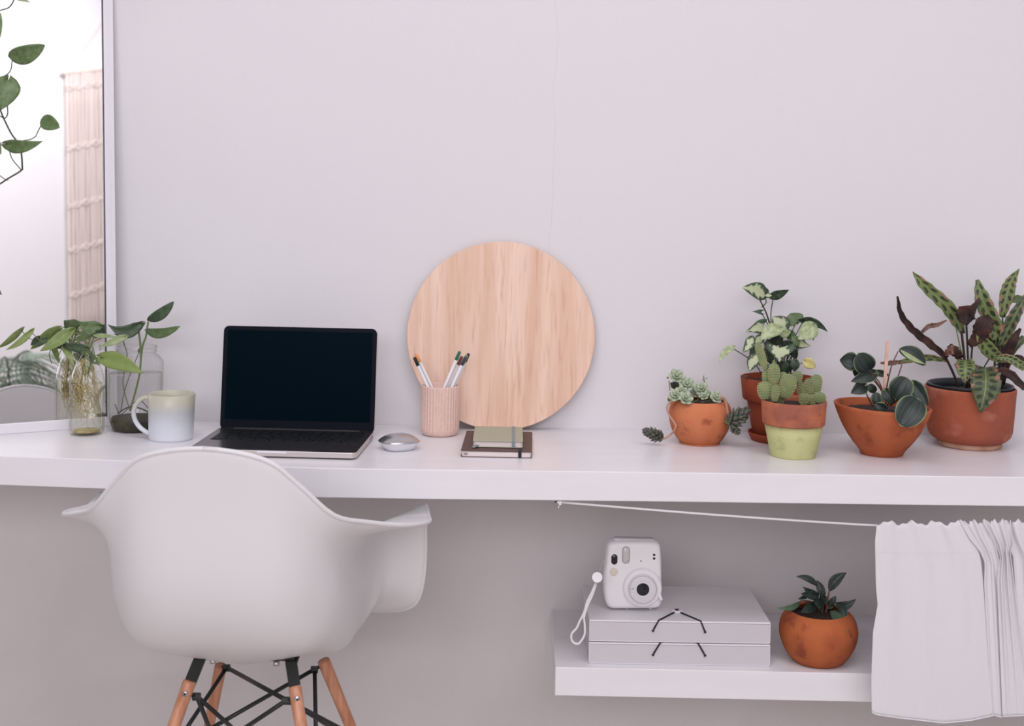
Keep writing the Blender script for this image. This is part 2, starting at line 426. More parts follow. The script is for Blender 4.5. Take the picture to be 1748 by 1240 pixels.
# ------------------------------------------------------------------ leaves
def prof_f(shape, s):
    if shape == 'lance': return math.sin(PI * min(1, s ** .85)) ** .85
    if shape == 'round': return math.sqrt(max(0, 1 - (2 * s - 1) ** 2))
    if shape == 'oval': return math.sin(PI * s) ** .6 * (1.08 - .25 * s)
    if shape == 'heart': return min(1, (math.sqrt(max(0, s + .0) / .28) if s < .28 else (1 - ((s - .28) / .72) ** 1.9)))
    if shape == 'arrow': return (.85 + .15 * math.sin(PI * s * 2)) * (1 - s ** 1.6) if s > .02 else .8
    return math.sin(PI * s)
def leaf(parent, b_, t_, wid, mt, shape='heart', twist=0, bow=.08, fold=.15, arc=0, name='leaf', label=None, droop=0, wavy=0, nu=12, nv=6):
    b_, t_ = V(b_), V(t_); ax = t_ - b_; L = ax.length; ax = ax / L
    view = (CAMP - (b_ + t_) / 2).normalized()
    side = ax.cross(view)
    if side.length < .05: side = ax.cross(Z1)
    side.normalize(); nrm = side.cross(ax).normalized()
    if nrm.dot(view) < 0: nrm = -nrm
    if twist:
        mr = Matrix.Rotation(twist, 3, ax); side = mr @ side; nrm = mr @ nrm; wid = wid / max(.35, math.cos(twist))
    vs_, uv, fs = [], [], []
    lob = {'heart': .2, 'arrow': .38}.get(shape, 0)
    for i in range(nu + 1):
        s = i / nu; ss = s
        hw = max(.004, prof_f(shape, min(.999, max(.001, ss)))) * wid / 2
        for j in range(nv + 1):
            v_ = 2 * j / nv - 1
            sa = s - lob * abs(v_) ** 1.3 * (1 - s) ** 3
            q = 4 * s * (1 - s)
            p_ = b_ + ax * (L * sa) + nrm * (bow * L * q + fold * abs(v_) * hw) + side * (v_ * hw + arc * L * q)
            p_ -= Z1 * droop * L * s * s
            if wavy: p_ += nrm * (wavy * wid * math.sin(s * 26 + (3 if v_ > 0 else 0)) * abs(v_) ** 2) + side * (wavy * .3 * wid * math.sin(s * 31 + v_ * 4) * abs(v_))
            vs_.append(p_); uv.append((s, j / nv))
    for i in range(nu):
        for j in range(nv):
            a = i * (nv + 1) + j; fs.append((a, a + 1, a + nv + 2, a + nv + 1))
    return obj(name, vs_, fs, mt, parent, uv=uv, mods=[('solid', .0007)], label=label)
def pleaf(parent, Y, bx, by, tx, ty, wpx, mt, shape='heart', dy=(0, 0), **kw):
    b_ = at_y(bx, by, Y + dy[0]); t_ = at_y(tx, ty, Y + dy[1])
    return leaf(parent, b_, t_, wpx * mpp(Y), mt, shape, **kw)
def strap(parent, Y, pts, wid, mt, name='leaf', dys=None, wavy=.13, fold=.25, label=None, face=0.0):
    """long leaf along pixel points with a pixel width at each"""
    P = [at_y(x, y, Y + (dys[i] if dys else 0)) for i, (x, y) in enumerate(pts)]
    n_ = 5; Q = cm(P, n_); W = [p_.x for p_ in cm([(a, 0, 0) for a in wid], n_)] if len(wid) > 2 else wid
    k = mpp(Y); vs_, uv, fs = [], [], []; nv = 6; n = len(Q); ph = random.random() * 6
    for i, p_ in enumerate(Q):
        t = (Q[min(i + 1, n - 1)] - Q[max(i - 1, 0)]).normalized()
        view = (CAMP - p_).normalized(); side = t.cross(view).normalized(); nrm = side.cross(t)
        if face: mr = Matrix.Rotation(face, 3, t); side = mr @ side; nrm = mr @ nrm
        wv = W[i] if i < len(W) else W[-1]
        hw = max(.0006, wv * k / 2 / max(.4, math.cos(face))); s = i / (n - 1)
        for j in range(nv + 1):
            v_ = 2 * j / nv - 1
            q = p_ + side * v_ * hw * (1 + wavy * .6 * math.sin(s * 40 + ph + v_ * 2)) + nrm * (fold * abs(v_) * hw + wavy * 1.2 * hw * math.sin(s * 33 + ph + (2.5 if v_ > 0 else 0)) * v_ * v_)
            vs_.append(q); uv.append((s, j / nv))
    for i in range(n - 1):
        for j in range(nv):
            a = i * (nv + 1) + j; fs.append((a, a + 1, a + nv + 2, a + nv + 1))
    return obj(name, vs_, fs, mt, parent, uv=uv, mods=[('solid', .0008)], label=label)
def ptube(name, Y, pts, rpx, mt, parent, dys=None, **kw):
    P = [at_y(x, y, Y + (dys[i] if dys else 0)) for i, (x, y) in enumerate(pts)]
    return tube(name, P, rpx * mpp(Y), mt, parent, **kw)
def potbase(cx, ybot, rb, z=DESK, el=.2):
    p_ = at_z(cx, ybot - rb * el, z); return p_
def pz(cx, py, Y): return at_y(cx, py, Y).z
def pprof(c, cx, lst, z0=None):  # pixel radii and rows -> metres
    k = mpp(c.y); o_ = []
    for r, py in lst:
        o_.append((r * k, pz(cx, py, c.y)))
    return o_

# ================================================================== THE SETTING
def struct(name, lo, hi, mt):
    return tag(box(name, lo, hi, mt, org=None), kind='structure')
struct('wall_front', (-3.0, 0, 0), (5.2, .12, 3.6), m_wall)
struct('wall_back', (-3.0, -4.62, 0), (5.2, -4.5, 3.6), m_paint)
struct('floor', (-3.0, -4.62, -.1), (5.2, .12, 0), m_floor)
struct('ceiling', (-3.0, -4.62, 3.6), (5.2, .12, 3.7), m_paint)

# ---- desk: one long thick board whose front edge is a little shallower at the left end
fr = [(-60, 777.0), (0, 779.0), (200, 786), (400, 794.3), (560, 799.6), (760, 802.4), (1100, 806.2), (1600, 813), (1760, 815)]
fp = [at_z(x, y, DESK) for x, y in fr]
fp = [V((-1.25, fp[0].y + .01, DESK))] + fp + [V((1.35, fp[-1].y, DESK))]
n = len(fp); TH = .0505
vs_ = [V((p_.x, p_.y, DESK)) for p_ in fp] + [V((p_.x, -.0005, DESK)) for p_ in fp] + [V((p_.x, p_.y, DESK - TH)) for p_ in fp] + [V((p_.x, -.0005, DESK - TH)) for p_ in fp]
fs = []
for i in range(n - 1):
    fs += [(i, i + 1, n + i + 1, n + i), (2 * n + i + 1, 2 * n + i, 3 * n + i, 3 * n + i + 1), (2 * n + i, 2 * n + i + 1, i + 1, i), (n + i, n + i + 1, 3 * n + i + 1, 3 * n + i)]
fs += [(0, n, 3 * n, 2 * n), (n - 1, 3 * n - 1, 4 * n - 1, 2 * n - 1)]
desk = obj('wall_mounted_desk', vs_, fs, m_desk, smooth=False, org=(0, 0, DESK), mods=[('bevel', .0015)])
tag(desk, 'long thick white floating desktop running across the wall', 'desk')
def deskY(px): # front edge depth at a pixel column
    for (x0, y0), (x1, y1) in zip(fr, fr[1:]):
        if x0 <= px <= x1: return at_z(px, y0 + (y1 - y0) * (px - x0) / (x1 - x0)).y
    return fp[-1].y

# ---- lower shelf
s0 = at_y(947, 1041.5, 0.0); SH = s0.z
sf = at_z(948, 1139.5, SH)
SHY = sf.y
shelf = box('wall_shelf', (sf.x, SHY, SH - .0505), (1.3, -.0005, SH), m_desk, org=(0, 0, SH), bev=.0012)
tag(shelf, 'short thick white floating shelf below the desk at the right', 'shelf')

# ================================================================== MIRROR
A = at_z(201, 727.5); YAWM = math.radians(31); LEAN = math.radians(4.3)
el_ = V((-math.cos(YAWM), -math.sin(YAWM), 0))          # along the frame, to the left
fn = V((math.sin(YAWM), -math.cos(YAWM), 0))             # horizontal normal, to the room
upm = (Z1 * math.cos(LEAN) - fn * math.sin(LEAN)).normalized()
mn = (fn * math.cos(LEAN) + Z1 * math.sin(LEAN)).normalized()
def on_mirror(px, py):
    d = ray(px, py); return CAMP + d * ((A - CAMP).dot(mn) / d.dot(mn))
T = on_mirror(193, 0); k_ = (T - A); up_r = k_ / k_.dot(upm)     # skewed 'up' along the right edge
MH, MW, FW_, FT = .88, .62, .0195, .013
def mq(a, b_, d=0): return A + el_ * a + up_r * b_ - mn * d
mir = thing('leaning_mirror', A, 'large white framed mirror leaning on the wall at the left end of the desk', 'mirror')
def bar(name, a0, a1, b0, b1, parent, mt, d0=0, d1=FT, bev=.0015):
    v = [mq(a, b_, d) for d in (d0, d1) for (a, b_) in ((a0, b0), (a1, b0), (a1, b1), (a0, b1))]
    f = [(0, 1, 2, 3), (7, 6, 5, 4), (0, 4, 5, 1), (1, 5, 6, 2), (2, 6, 7, 3), (3, 7, 4, 0)]
    return obj(name, v, f, mt, parent, smooth=False, mods=[('bevel', bev)] if bev else None)
bar('frame_side', 0, FW_, 0, MH, mir, m_frame); bar('frame_side', MW - FW_, MW, 0, MH, mir, m_frame)
bar('frame_bottom', FW_, MW - FW_, 0, FW_, mir, m_frame); bar('frame_top', FW_, MW - FW_, MH - FW_, MH, mir, m_frame)
bar('frame_bead', FW_ * .42, FW_ * .55, FW_ * .4, MH - FW_ * .4, mir, m_frame, -.0012, .001, 0)
bar('glass_edge', FW_, FW_ + .0022, FW_, MH - FW_, mir, m_dark, .0015, .004, 0)
bar('glass', FW_, MW - FW_, FW_, MH - FW_, mir, m_mir, .004, .008, 0)
def mray(px, py):
    P = on_mirror(px, py); d = ray(px, py).normalized(); return P, d - mn * (2 * d.dot(mn))
def m_at_Y(px, py, Y):
    P, d = mray(px, py); return P + d * ((Y - P.y) / d.y)

# ---- the far side of the room, seen in the mirror: macrame hanging and palm
WB = -4.5
tl_ = m_at_Y(112, 126, WB + .03); tr_ = m_at_Y(182, 117, WB + .03); bl_ = m_at_Y(112, 575, WB + .03)
mw = abs(tr_.x - tl_.x) * 2.1; dirx = 1 if tr_.x > tl_.x else -1
print('macrame', tl_, tr_, bl_)
mac = thing('macrame_wall_hanging', (tl_.x, WB, tl_.z), 'cream knotted macrame wall hanging reflected in the mirror', 'wall hanging')
m_cream = mat('cotton_cord', S(226, 214, 206), .9)
yy = WB + .03
tube('dowel', [(tl_.x - dirx * .03, yy, tl_.z), (tl_.x + dirx * (mw + .03), yy, tl_.z + mw * (tr_.z - tl_.z) / abs(tr_.x - tl_.x))], .013, m_cream, mac, sm=0)
tube('hanging_string', [(tl_.x, yy, tl_.z), (tl_.x + dirx * mw / 2, WB + .01, min(3.5, tl_.z + .45)), (tl_.x + dirx * mw, yy, tl_.z)], .003, m_cream, mac, sm=0)
slope = (tr_.z - tl_.z) / abs(tr_.x - tl_.x)
g = []; nc = 24; H = tl_.z - bl_.z + .1
for i in range(nc):
    x = tl_.x + dirx * mw * (i + .5) / nc; zs = slope * abs(x - tl_.x)
    pts = [(x + random.uniform(-.002, .002), yy + random.uniform(-.003, .003), tl_.z + zs - H * t / 8) for t in range(9)]
    g.append(tube_g(pts, mw / nc * .36, 6, 0))
v, f = join(g); obj('vertical_cords', v, f, m_cream, mac, kind='stuff')
for j, t in enumerate((.05, .27, .48, .64, .8)):
    z = tl_.z - H * t; v, f = join([tube_g([(tl_.x + dirx * mw * a, yy + .006, z + slope * mw * a + .008 * math.sin(a * 60 + j)) for a in [q / 40 for q in range(41)]], .008, 6, 0), tube_g([(tl_.x + dirx * mw * a, yy + .006, z - .016 + slope * mw * a + .008 * math.sin(a * 60 + j + 3)) for a in [q / 40 for q in range(41)]], .008, 6, 0)])
    obj('knotted_band', v, f, m_cream, mac)

# ================================================================== CUTTINGS IN WATER
def glass_vessel(root, c, prof, th=.0018, name='glass', seg=48):
    full = [(0, prof[0][1])] + prof
    o_ = lathe(name, c, full, m_glass, root, seg=seg)
    r, z = prof[-1]
    tube('lip', [(c[0] + r * math.cos(a), c[1] + r * math.sin(a), z) for a in [q * 2 * PI / 32 for q in range(33)]], th * .7, m_glass, root, sm=0, seg=8)
    return o_

cb = potbase(147.5, 746.5, 27)
bt = thing('bottle_with_cutting', cb, 'clear glass bottle of rooted leafy cutting standing in front of the mirror', 'plant')
pr = pprof(cb, 147.5, [(25, 741), (28.5, 736), (29.3, 725), (29.3, 662), (28.5, 650), (25.5, 637), (19.5, 622), (12.5, 610), (9.5, 603), (9.2, 594), (10.5, 592), (10.5, 588)])
pr[0] = (pr[0][0], DESK)
pr = [pr[0]] + smooth_prof(pr[1:], 3)
glass_vessel(bt, cb, pr)
k = mpp(cb.y); wl = pz(147.5, 655, cb.y)
lathe('water', cb, [(0, DESK + .004), (23 * k, DESK + .004), (26.7 * k, DESK + .009), (27 * k, wl - .001), (27.2 * k, wl), (0, wl)], m_water, bt)
g = []
def inb(px, py, dy=0): return at_y(px, py, cb.y + dy)
for i in range(30):
    x = 136 + random.gauss(0, 5); y = 650; pts = [inb(144 + random.uniform(-4, 4), 612, 0)]
    yy_ = 625 + random.uniform(0, 20); dd = random.uniform(-.006, .006); x = 145 + random.gauss(0, 9)
    yend = random.uniform(695, 738)
    while yy_ < yend:
        pts.append(inb(max(123, min(172, x)), yy_, dd)); yy_ += random.uniform(9, 16); x += random.gauss(1.2, 6); dd = max(-.02, min(.02, dd + random.gauss(0, .005)))
    if len(pts) > 2: g.append(tube_g(pts, .00075, 5, 4, .0003))
for i in range(16):
    x0 = random.uniform(127, 168); y0_ = random.uniform(665, 715); a = random.uniform(-.6, .6)
    pts = [inb(max(123, min(172, x0 + t * 9 * math.cos(a))), y0_ + t * 9 * math.sin(a) + 3 * math.sin(t * 2 + i), random.uniform(-.012, .012)) for t in (-1.5, -.5, .5, 1.5)]
    g.append(tube_g(pts, .0006, 5, 4, .0003))
v, f = join(g); obj('roots', v, f, m_root, bt, kind='stuff')
g = []
for i in range(26):
    pts = [inb(128 + random.gauss(6, 5), y, random.uniform(-.01, .01)) for y in (657, 666, 676, 686)]
    pts = [p_ if abs(p_.x - cb.x) < .028 else V((cb.x, p_.y, p_.z)) for p_ in pts]
    g.append(tube_g(pts, .0007, 4, 3))
v, f = join(g); obj('root_tuft', v, f, m_root, bt, kind='stuff')
lathe('sediment', cb, [(0, DESK + .0045), (20 * k, DESK + .0045), (22 * k, DESK + .007), (18 * k, DESK + .009), (0, DESK + .0085)], m_root, bt)
Yb = cb.y
for pts, r in (([(146, 640), (148, 610), (150, 592), (158, 570), (172, 575)], 1.3), ([(140, 650), (144, 615), (149, 596), (146, 580), (133, 570), (122, 568)], 1.3),
               ([(138, 662), (143, 618), (152, 598), (158, 592), (162, 608), (168, 624)], .9), ([(150, 612), (152, 594), (164, 570), (170, 556)], 1.1),
               ([(149, 630), (154, 612), (176, 613)], .8), ([(143, 640), (146, 612), (143, 597), (128, 575)], 1.2), ([(152, 600), (160, 584), (173, 578)], 1.0),
               ([(120, 570), (110, 580), (106, 594), (100, 610), (105, 625)], .8), ([(150, 594), (152, 580), (142, 560), (120, 570)], .9), ([(144, 600), (146, 588), (140, 582), (118, 590)], 1.0)):
    ptube('stem', Yb, pts, r, m_stemg, bt, seg=6)
for a in ((Yb, 119, 566, 68, 600, 22, g_lime, 'heart', dict(twist=.3, fold=.3, dy=(0, -.02), arc=-.06)),
          (Yb, 124, 574, 58, 560, 9, g_lime, 'lance', None),
          (Yb, 169, 556, 135, 549, 25, g_pothos, 'heart', dict(dy=(0, .0), arc=-.22, fold=.3)),
          (Yb, 145, 594, 107, 593, 15, g_pothosd, 'heart', dict(dy=(-.01, .0))),
          (Yb, 173, 567, 157, 575, 14, g_pothosd, 'heart', dict(dy=(-.01, .01))),
          (Yb, 158, 573, 198, 573, 8, g_pale, 'lance', dict(dy=(-.01, -.02), droop=.05)),
          (Yb, 212, 576, 172, 592, 14, g_pale, 'heart', dict(dy=(-.02, -.03))),
          (Yb, 177, 613, 245, 638, 30, g_half, 'heart', dict(dy=(-.02, -.045), fold=.2, arc=-.05)),
          (Yb, 178, 608, 222, 618, 14, g_pothosd, 'heart', dict(dy=(-.015, -.03), arc=.2)),
          (Yb, 104, 592, 125, 626, 11, g_lime, 'lance', dict(dy=(0, -.01), arc=-.1)),
          (Yb, 158, 594, 150, 645, 3, g_stem if False else g_pothosd, 'lance', dict(dy=(-.01, -.01))),
          (Yb, 158, 622, 150, 636, 15, g_pale, 'round', dict(twist=.3))):
    kw = a[8] or {}
    if a[1] == 124: continue
    pleaf(bt, *a[:8], **kw)
# left-hand lime leaf on its own thin stalk
ptube('stem', Yb, [(118, 590), (90, 580), (72, 583), (52, 566)], .7, m_stemg, bt, dys=(0, 0, -.02, -.03), seg=5)
pleaf(bt, Yb, 51, 566, 9, 598, 12, g_lime, 'heart', dy=(-.03, -.05), arc=-.08)
pleaf(bt, Yb, 78, 578, 60, 592, 10, g_pothosd, 'heart', dy=(0, 0))

cj = potbase(230, 740.5, 34)
jr = thing('jar_with_cutting', cj, 'wide clear glass jar with a leafy cutting beside the mirror frame', 'plant')
pr = pprof(cj, 230, [(33, 738), (37, 733), (44, 712), (46, 700), (46, 625), (44, 615), (38, 607), (33, 604), (32.5, 599), (34, 597), (34, 592)])
pr[0] = (pr[0][0], DESK); pr = [pr[0]] + smooth_prof(pr[1:], 3)
glass_vessel(jr, cj, pr, .0022)
k = mpp(cj.y); v1 = [(0, DESK + .0035), (30 * k, DESK + .0035)]
for pxr, py in ((35, 732), (42, 712), (43.8, 700), (43.8, 640), (43.8, 637)): v1.append((pxr * k, pz(230, py, cj.y)))
v1.append((0, v1[-1][1])); lathe('water', cj, v1, m_water2, jr)
lathe('sediment', cj, [(0, DESK + .0045), (29 * k, DESK + .0045), (35.5 * k, pz(230, 733, cj.y)), (41 * k, pz(230, 717, cj.y)), (39 * k, pz(230, 712, cj.y)), (0, pz(230, 714, cj.y))], m_sed, jr, squash=lambda a, z: 1 + .04 * math.sin(a * 7))
Yj = cj.y
tube('glass_thread', [(cj.x + 34.3 * k * math.cos(a), cj.y + 34.3 * k * math.sin(a), pz(230, 600, cj.y) + .0006 * math.sin(a)) for a in [q * 2 * PI / 24 for q in range(25)]], .0009, m_glass, jr, sm=0, seg=6)
for pts, r, mm in (([(222, 702), (238, 640), (240, 596), (236, 560), (236, 552)], 1.7, m_stemg), ([(238, 640), (243, 594), (249, 575), (253, 549)], 1.6, m_stemg),
                   ([(241, 600), (239, 580), (233, 561), (228, 558)], 1.2, m_stemg), ([(222, 702), (210, 655), (217, 610), (212, 588), (209, 580)], 1.0, m_stemg),
                   ([(200, 706), (222, 695), (246, 700), (262, 712)], 1.2, m_stemd), ([(206, 704), (212, 670), (222, 640), (238, 600)], .7, m_stemd), ([(196, 690), (206, 708), (226, 690), (240, 684), (260, 706)], .7, m_stemd)):
    ptube('stem', Yj, pts, r, mm, jr, seg=6)
pleaf(jr, Yj, 238, 551, 184, 554, 24, g_pothosd, 'heart', arc=-.28, dy=(0, -.02), fold=.25)
pleaf(jr, Yj, 251, 547, 297, 515, 20, g_pothosd, 'oval', dy=(0, -.01), arc=.08)
pleaf(jr, Yj, 247, 563, 308, 557, 18, g_pothos, 'oval', dy=(0, -.03), arc=.12)
pleaf(jr, Yj, 232, 560, 193, 570, 5, g_pothosd, 'lance', arc=-.15)
pleaf(jr, Yj, 236, 596, 242, 601, 8, g_pothosd, 'round')

# ---- mug
cm_ = potbase(292, 757, 37)
mg = thing('ceramic_mug', cm_, 'handmade stoneware mug glazed green fading to pale blue, handle to the left', 'mug')
pr = pprof(cm_, 292, [(34, 755.5), (36.2, 752.5), (37.3, 745), (38.8, 700), (39.6, 672.5)])
k = mpp(cm_.y)
zt = pr[-1][1]
full = [(0, DESK + .001), (32 * k, DESK)] + [(a, max(DESK, b_)) for a, b_ in pr] + [(pr[-1][0] - .0012, zt + .0012), (pr[-1][0] - .0032, zt), (pr[-1][0] - .004, zt - .01), (34 * k, DESK + .012), (30 * k, DESK + .006), (0, DESK + .006)]
lathe('cup', cm_, full, m_mug, mg, seg=56)
hp = [(257, 681), (247, 679), (236, 686), (228.5, 700), (230, 716), (239, 730), (252, 739), (258, 741)]
v, f = tube_g([at_y(x, y, cm_.y - .004) for x, y in hp], .0043, 10, 5)
obj('handle', v, f, m_mug, mg)

# ================================================================== LAPTOP
BL = at_z(374, 741.5, DESK); BR = at_z(638.5, 748.5, DESK)
ex = (BR - BL); LW = ex.length; ex.normalize(); eb = V((-ex.y, ex.x, 0)) # eb to the back
kk = LW / .304; LD = .212 * kk
hc = (BL + BR) / 2
print('laptop width', LW, 'yaw', math.degrees(math.atan2(ex.y, ex.x)), 'Y', hc.y)
lp = thing('laptop', hc, 'open grey metal laptop with a blank black screen on the desk', 'laptop')
bc = hc - eb * (LD / 2 - .004)
v, f = prism_g(rrect(LW, LD, .011), bc, ex, eb, Z1, .0025, .0125, .0012); base = obj('base', v, f, m_alu, lp, smooth=False)
v, f = prism_g(rrect(LW - .002, LD - .002, .010), bc, ex, eb, Z1, .0120, .01265); obj('deck_plate', v, f, m_lapdeck, base, smooth=False)
v, f = prism_g(rrect(LW - .012, LD - .012, .01), bc, ex, eb, Z1, .0, .0025); obj('foot_plate', v, f, m_black, lp, smooth=False)
zt = .0127
tau = math.radians(5)
lup = (Z1 * math.cos(tau) + eb * math.sin(tau)).normalized(); ln = ex.cross(lup).normalized()  # ln points to back/up? fixed below
if ln.y > 0: ln = -ln
lc = hc + Z1 * .0075 + lup * (LD * .48) + eb * .0035
lid_h = LD * .96
v, f = prism_g(rrect(LW, lid_h, .011), lc, ex, lup, ln, -.0045, 0, .0008); lid = obj('lid', v, f, m_alu, lp, smooth=False)
v, f = prism_g(rrect(LW - .0012, lid_h - .0012, .0105), lc, ex, lup, ln, .0001, .0007); obj('bezel', v, f, m_bezel, lid, smooth=False)
v, f = prism_g(rrect(LW - .018, lid_h - .030 * kk, .003), lc + lup * .0065, ex, lup, ln, .0008, .0011); obj('screen', v, f, m_screen, lid, smooth=False)
v, f = prism_g(rrect(LW * .82, .008, .0035), hc + Z1 * .010 + eb * .001, ex, lup, ln, -.002, .003); obj('hinge', v, f, m_black, lp, smooth=False)
def deck(a, b_): return bc + ex * a + eb * b_ + Z1 * zt     # b_ from centre, + back
v, f = prism_g(rrect(LW * .90, .108, .003), deck(0, .035), ex, eb, Z1, -.0004, .0001); obj('keyboard_well', v, f, m_key, base, smooth=False)
v, f = prism_g(rrect(.134, .076, .004), deck(0, -.062), ex, eb, Z1, -.0003, .0002); obj('trackpad', v, f, m_lapdeck, base, smooth=False)
kme = None
rows = [(14, .0088), (14, .0162), (14, .0162), (13, .0162), (12, .0162), (10, .0162)]
yk = .035 + .048
for ri, (cnt, hh) in enumerate(rows):
    tw = LW * .885
    for i in range(cnt):
        wid_ = tw / cnt - .0022
        if ri == 5 and i == 4: pass
        cpos = deck(-tw / 2 + tw / cnt * (i + .5), yk - hh / 2)
        v, f = prism_g(rrect(wid_, hh - .0022, .0012, 2), cpos, ex, eb, Z1, .0001, .0012)
        obj('key', v, f, m_key, base, smooth=False)
    yk -= hh + .0012
# front notch, ports
v, f = prism_g(rrect(.052, .0035, .001, 2), bc - eb * (LD / 2 - .0008) + Z1 * .0105, ex, Z1, -eb, -.0004, .0012); obj('opening_notch', v, f, m_frame, base, smooth=False)
for q in (.075, .06, .047):
    v, f = prism_g(rrect(.009 if q > .05 else .004, .0032, .0015, 3), bc + ex * (LW / 2 - .0002) + eb * q + Z1 * .0075, eb, Z1, ex, -.0002, .0005); obj('port', v, f, m_black, base, smooth=False)

# ---- mouse
mc = at_z(681, 767)
ms = thing('computer_mouse', mc, 'white computer mouse with a domed silver top, right of the laptop', 'mouse')
am = math.radians(28); mx_, my_ = V((math.cos(am), math.sin(am), 0)), V((-math.sin(am), math.cos(am), 0))
def mouse_ring(z, s, n=40, ex_=2.6, hx=.029, hy=.048):
    o_ = []
    for i in range(n):
        a = 2 * PI * i / n; c_, s_ = math.cos(a), math.sin(a)
        r = (abs(c_) ** ex_ + abs(s_) ** ex_) ** (-1 / ex_)
        o_.append(mc + my_ * (hx * s * r * c_) + mx_ * (hy * s * r * s_) + Z1 * z)
    return o_
def rings_g(rings, cap0=True, cap1=True):
    n = len(rings[0]); v = [q for r_ in rings for q in r_]; f = []
    for l in range(len(rings) - 1):
        for k_2 in range(n): k2 = (k_2 + 1) % n; f.append((l * n + k_2, l * n + k2, (l + 1) * n + k2, (l + 1) * n + k_2))
    if cap0: f.append(tuple(range(n - 1, -1, -1)))
    if cap1: f.append(tuple(range((len(rings) - 1) * n, len(rings) * n)))
    return v, f
mrs = lambda z, s: mouse_ring(z, s, hx=.034, hy=.037)
v, f = rings_g([mrs(0.0005, .68), mrs(.001, .72), mrs(.007, .84), mrs(.0135, .96), mrs(.0148, .995)]); obj('base', v, f, m_frame, ms)
v, f = rings_g([mrs(.0149, 1.0), mrs(.0157, .995), mrs(.019, .9), mrs(.0235, .72), mrs(.0268, .48), mrs(.0283, .2), mrs(.0285, .03)]); obj('top_shell', v, f, m_silver, ms)

# ================================================================== PEN CUP AND PENS
cc = potbase(750.5, 748, 29)
pc = thing('pen_cup', cc, 'ribbed pale pink ceramic pen cup in front of the round board', 'cup')
k = mpp(cc.y); zt = pz(750.5, 657.5, cc.y); Rr = 32.6 * k
rib = lambda a, z: 1 + (.05 * abs(math.sin(a * 18)) - .03 if DESK + .012 < z < zt - .003 else 0)
prf = [(0, DESK), (25 * k, DESK), (28.5 * k, DESK + .002), (31.5 * k, DESK + .007), (Rr, DESK + .0135), (Rr, DESK + .03), (Rr, DESK + .06), (Rr, zt - .0035), (Rr, zt - .001), (Rr - .0008, zt), (Rr - .003, zt), (Rr - .0038, zt - .002), (Rr - .0038, DESK + .008), (0, DESK + .006)]
lathe('cup', cc, prf, m_pink, pc, seg=180, squash=rib)
pens = [('black', S(20, 28, 32), (707, 610), (730.5, 660.7), -.012), ('orange', S(240, 160, 110), (710, 604), (736.7, 660.7), .006),
        ('green', S(32, 112, 92), (785, 600), (758.9, 660.7), -.008), ('brown', S(112, 62, 50), (788.7, 608.4), (765, 660.7), .004),
        ('navy', S(54, 60, 82), (795, 609), (771, 661), -.014), ('olive green', S(112, 134, 70), (797.5, 606.5), (771.5, 661), .012), ('near-black navy', S(36, 42, 60), (800.5, 603.5), (775, 661), .017)]
zi = DESK + .0095
for nm, col, tp, bp, dy in pens:
    a = at_y(tp[0], tp[1], cc.y + dy); b_ = at_y(bp[0], bp[1], cc.y + dy * .9)
    d = (a - b_)
    e_ = b_ - d * ((b_.z - zi) / d.z)
    # keep the foot of the pen inside the cup
    off = V((e_.x - cc.x, e_.y - cc.y, 0)); lim = Rr - .0085
    if off.length > lim:
        off = off.normalized() * lim; e_ = V((cc.x + off.x, cc.y + off.y, zi))
    pn = thing('felt_pen', e_, f'white felt pen with {nm} cap standing in the pink cup', 'pen', 'felt pens in the pink cup')
    dd = (a - e_).normalized(); L = (a - e_).length; rp = .0031
    capl = .0185
    obj('barrel', *tube_g([e_, e_ + dd * (L - capl)], rp, 10, 0), m_penw, pn)
    mc_ = mat('cap_' + nm.replace(' ', '_').replace('-', '_'), col, .4)
    q = e_ + dd * (L - capl)
    v, f = rings_g([[q + dd * t + (dd.cross(Y1).normalized() * math.cos(2 * PI * i / 12) + dd.cross(dd.cross(Y1)).normalized() * math.sin(2 * PI * i / 12)) * r for i in range(12)] for t, r in ((0, rp * 1.0), (.0004, rp * 1.08), (capl * .9, rp * .98), (capl * .98, rp * .8), (capl, rp * .3))])
    obj('cap', v, f, mc_, pn)

# ---- round board
bc_ = V(at_y(855, 572, -.03)); Rb = 160.5 * mpp(-.03)
zb = DESK; tb = .012; lean = math.radians(3.4)
bu = V((0, math.sin(lean), math.cos(lean))); bn = V((0, -math.cos(lean), math.sin(lean)))
botp = V((bc_.x, -.040, DESK + .0006)); ctr = botp + bu * Rb
ol = [(Rb * math.cos(2 * PI * i / 96), Rb * math.sin(2 * PI * i / 96)) for i in range(96)]
v, f = prism_g(ol, ctr, X1, bu, bn, -tb, 0, .001)
brd = obj('round_wooden_board', v, f, m_wood, smooth=False, org=ctr)
tag(brd, 'large round pale wood board leaning on the wall behind the pen cup', 'board')

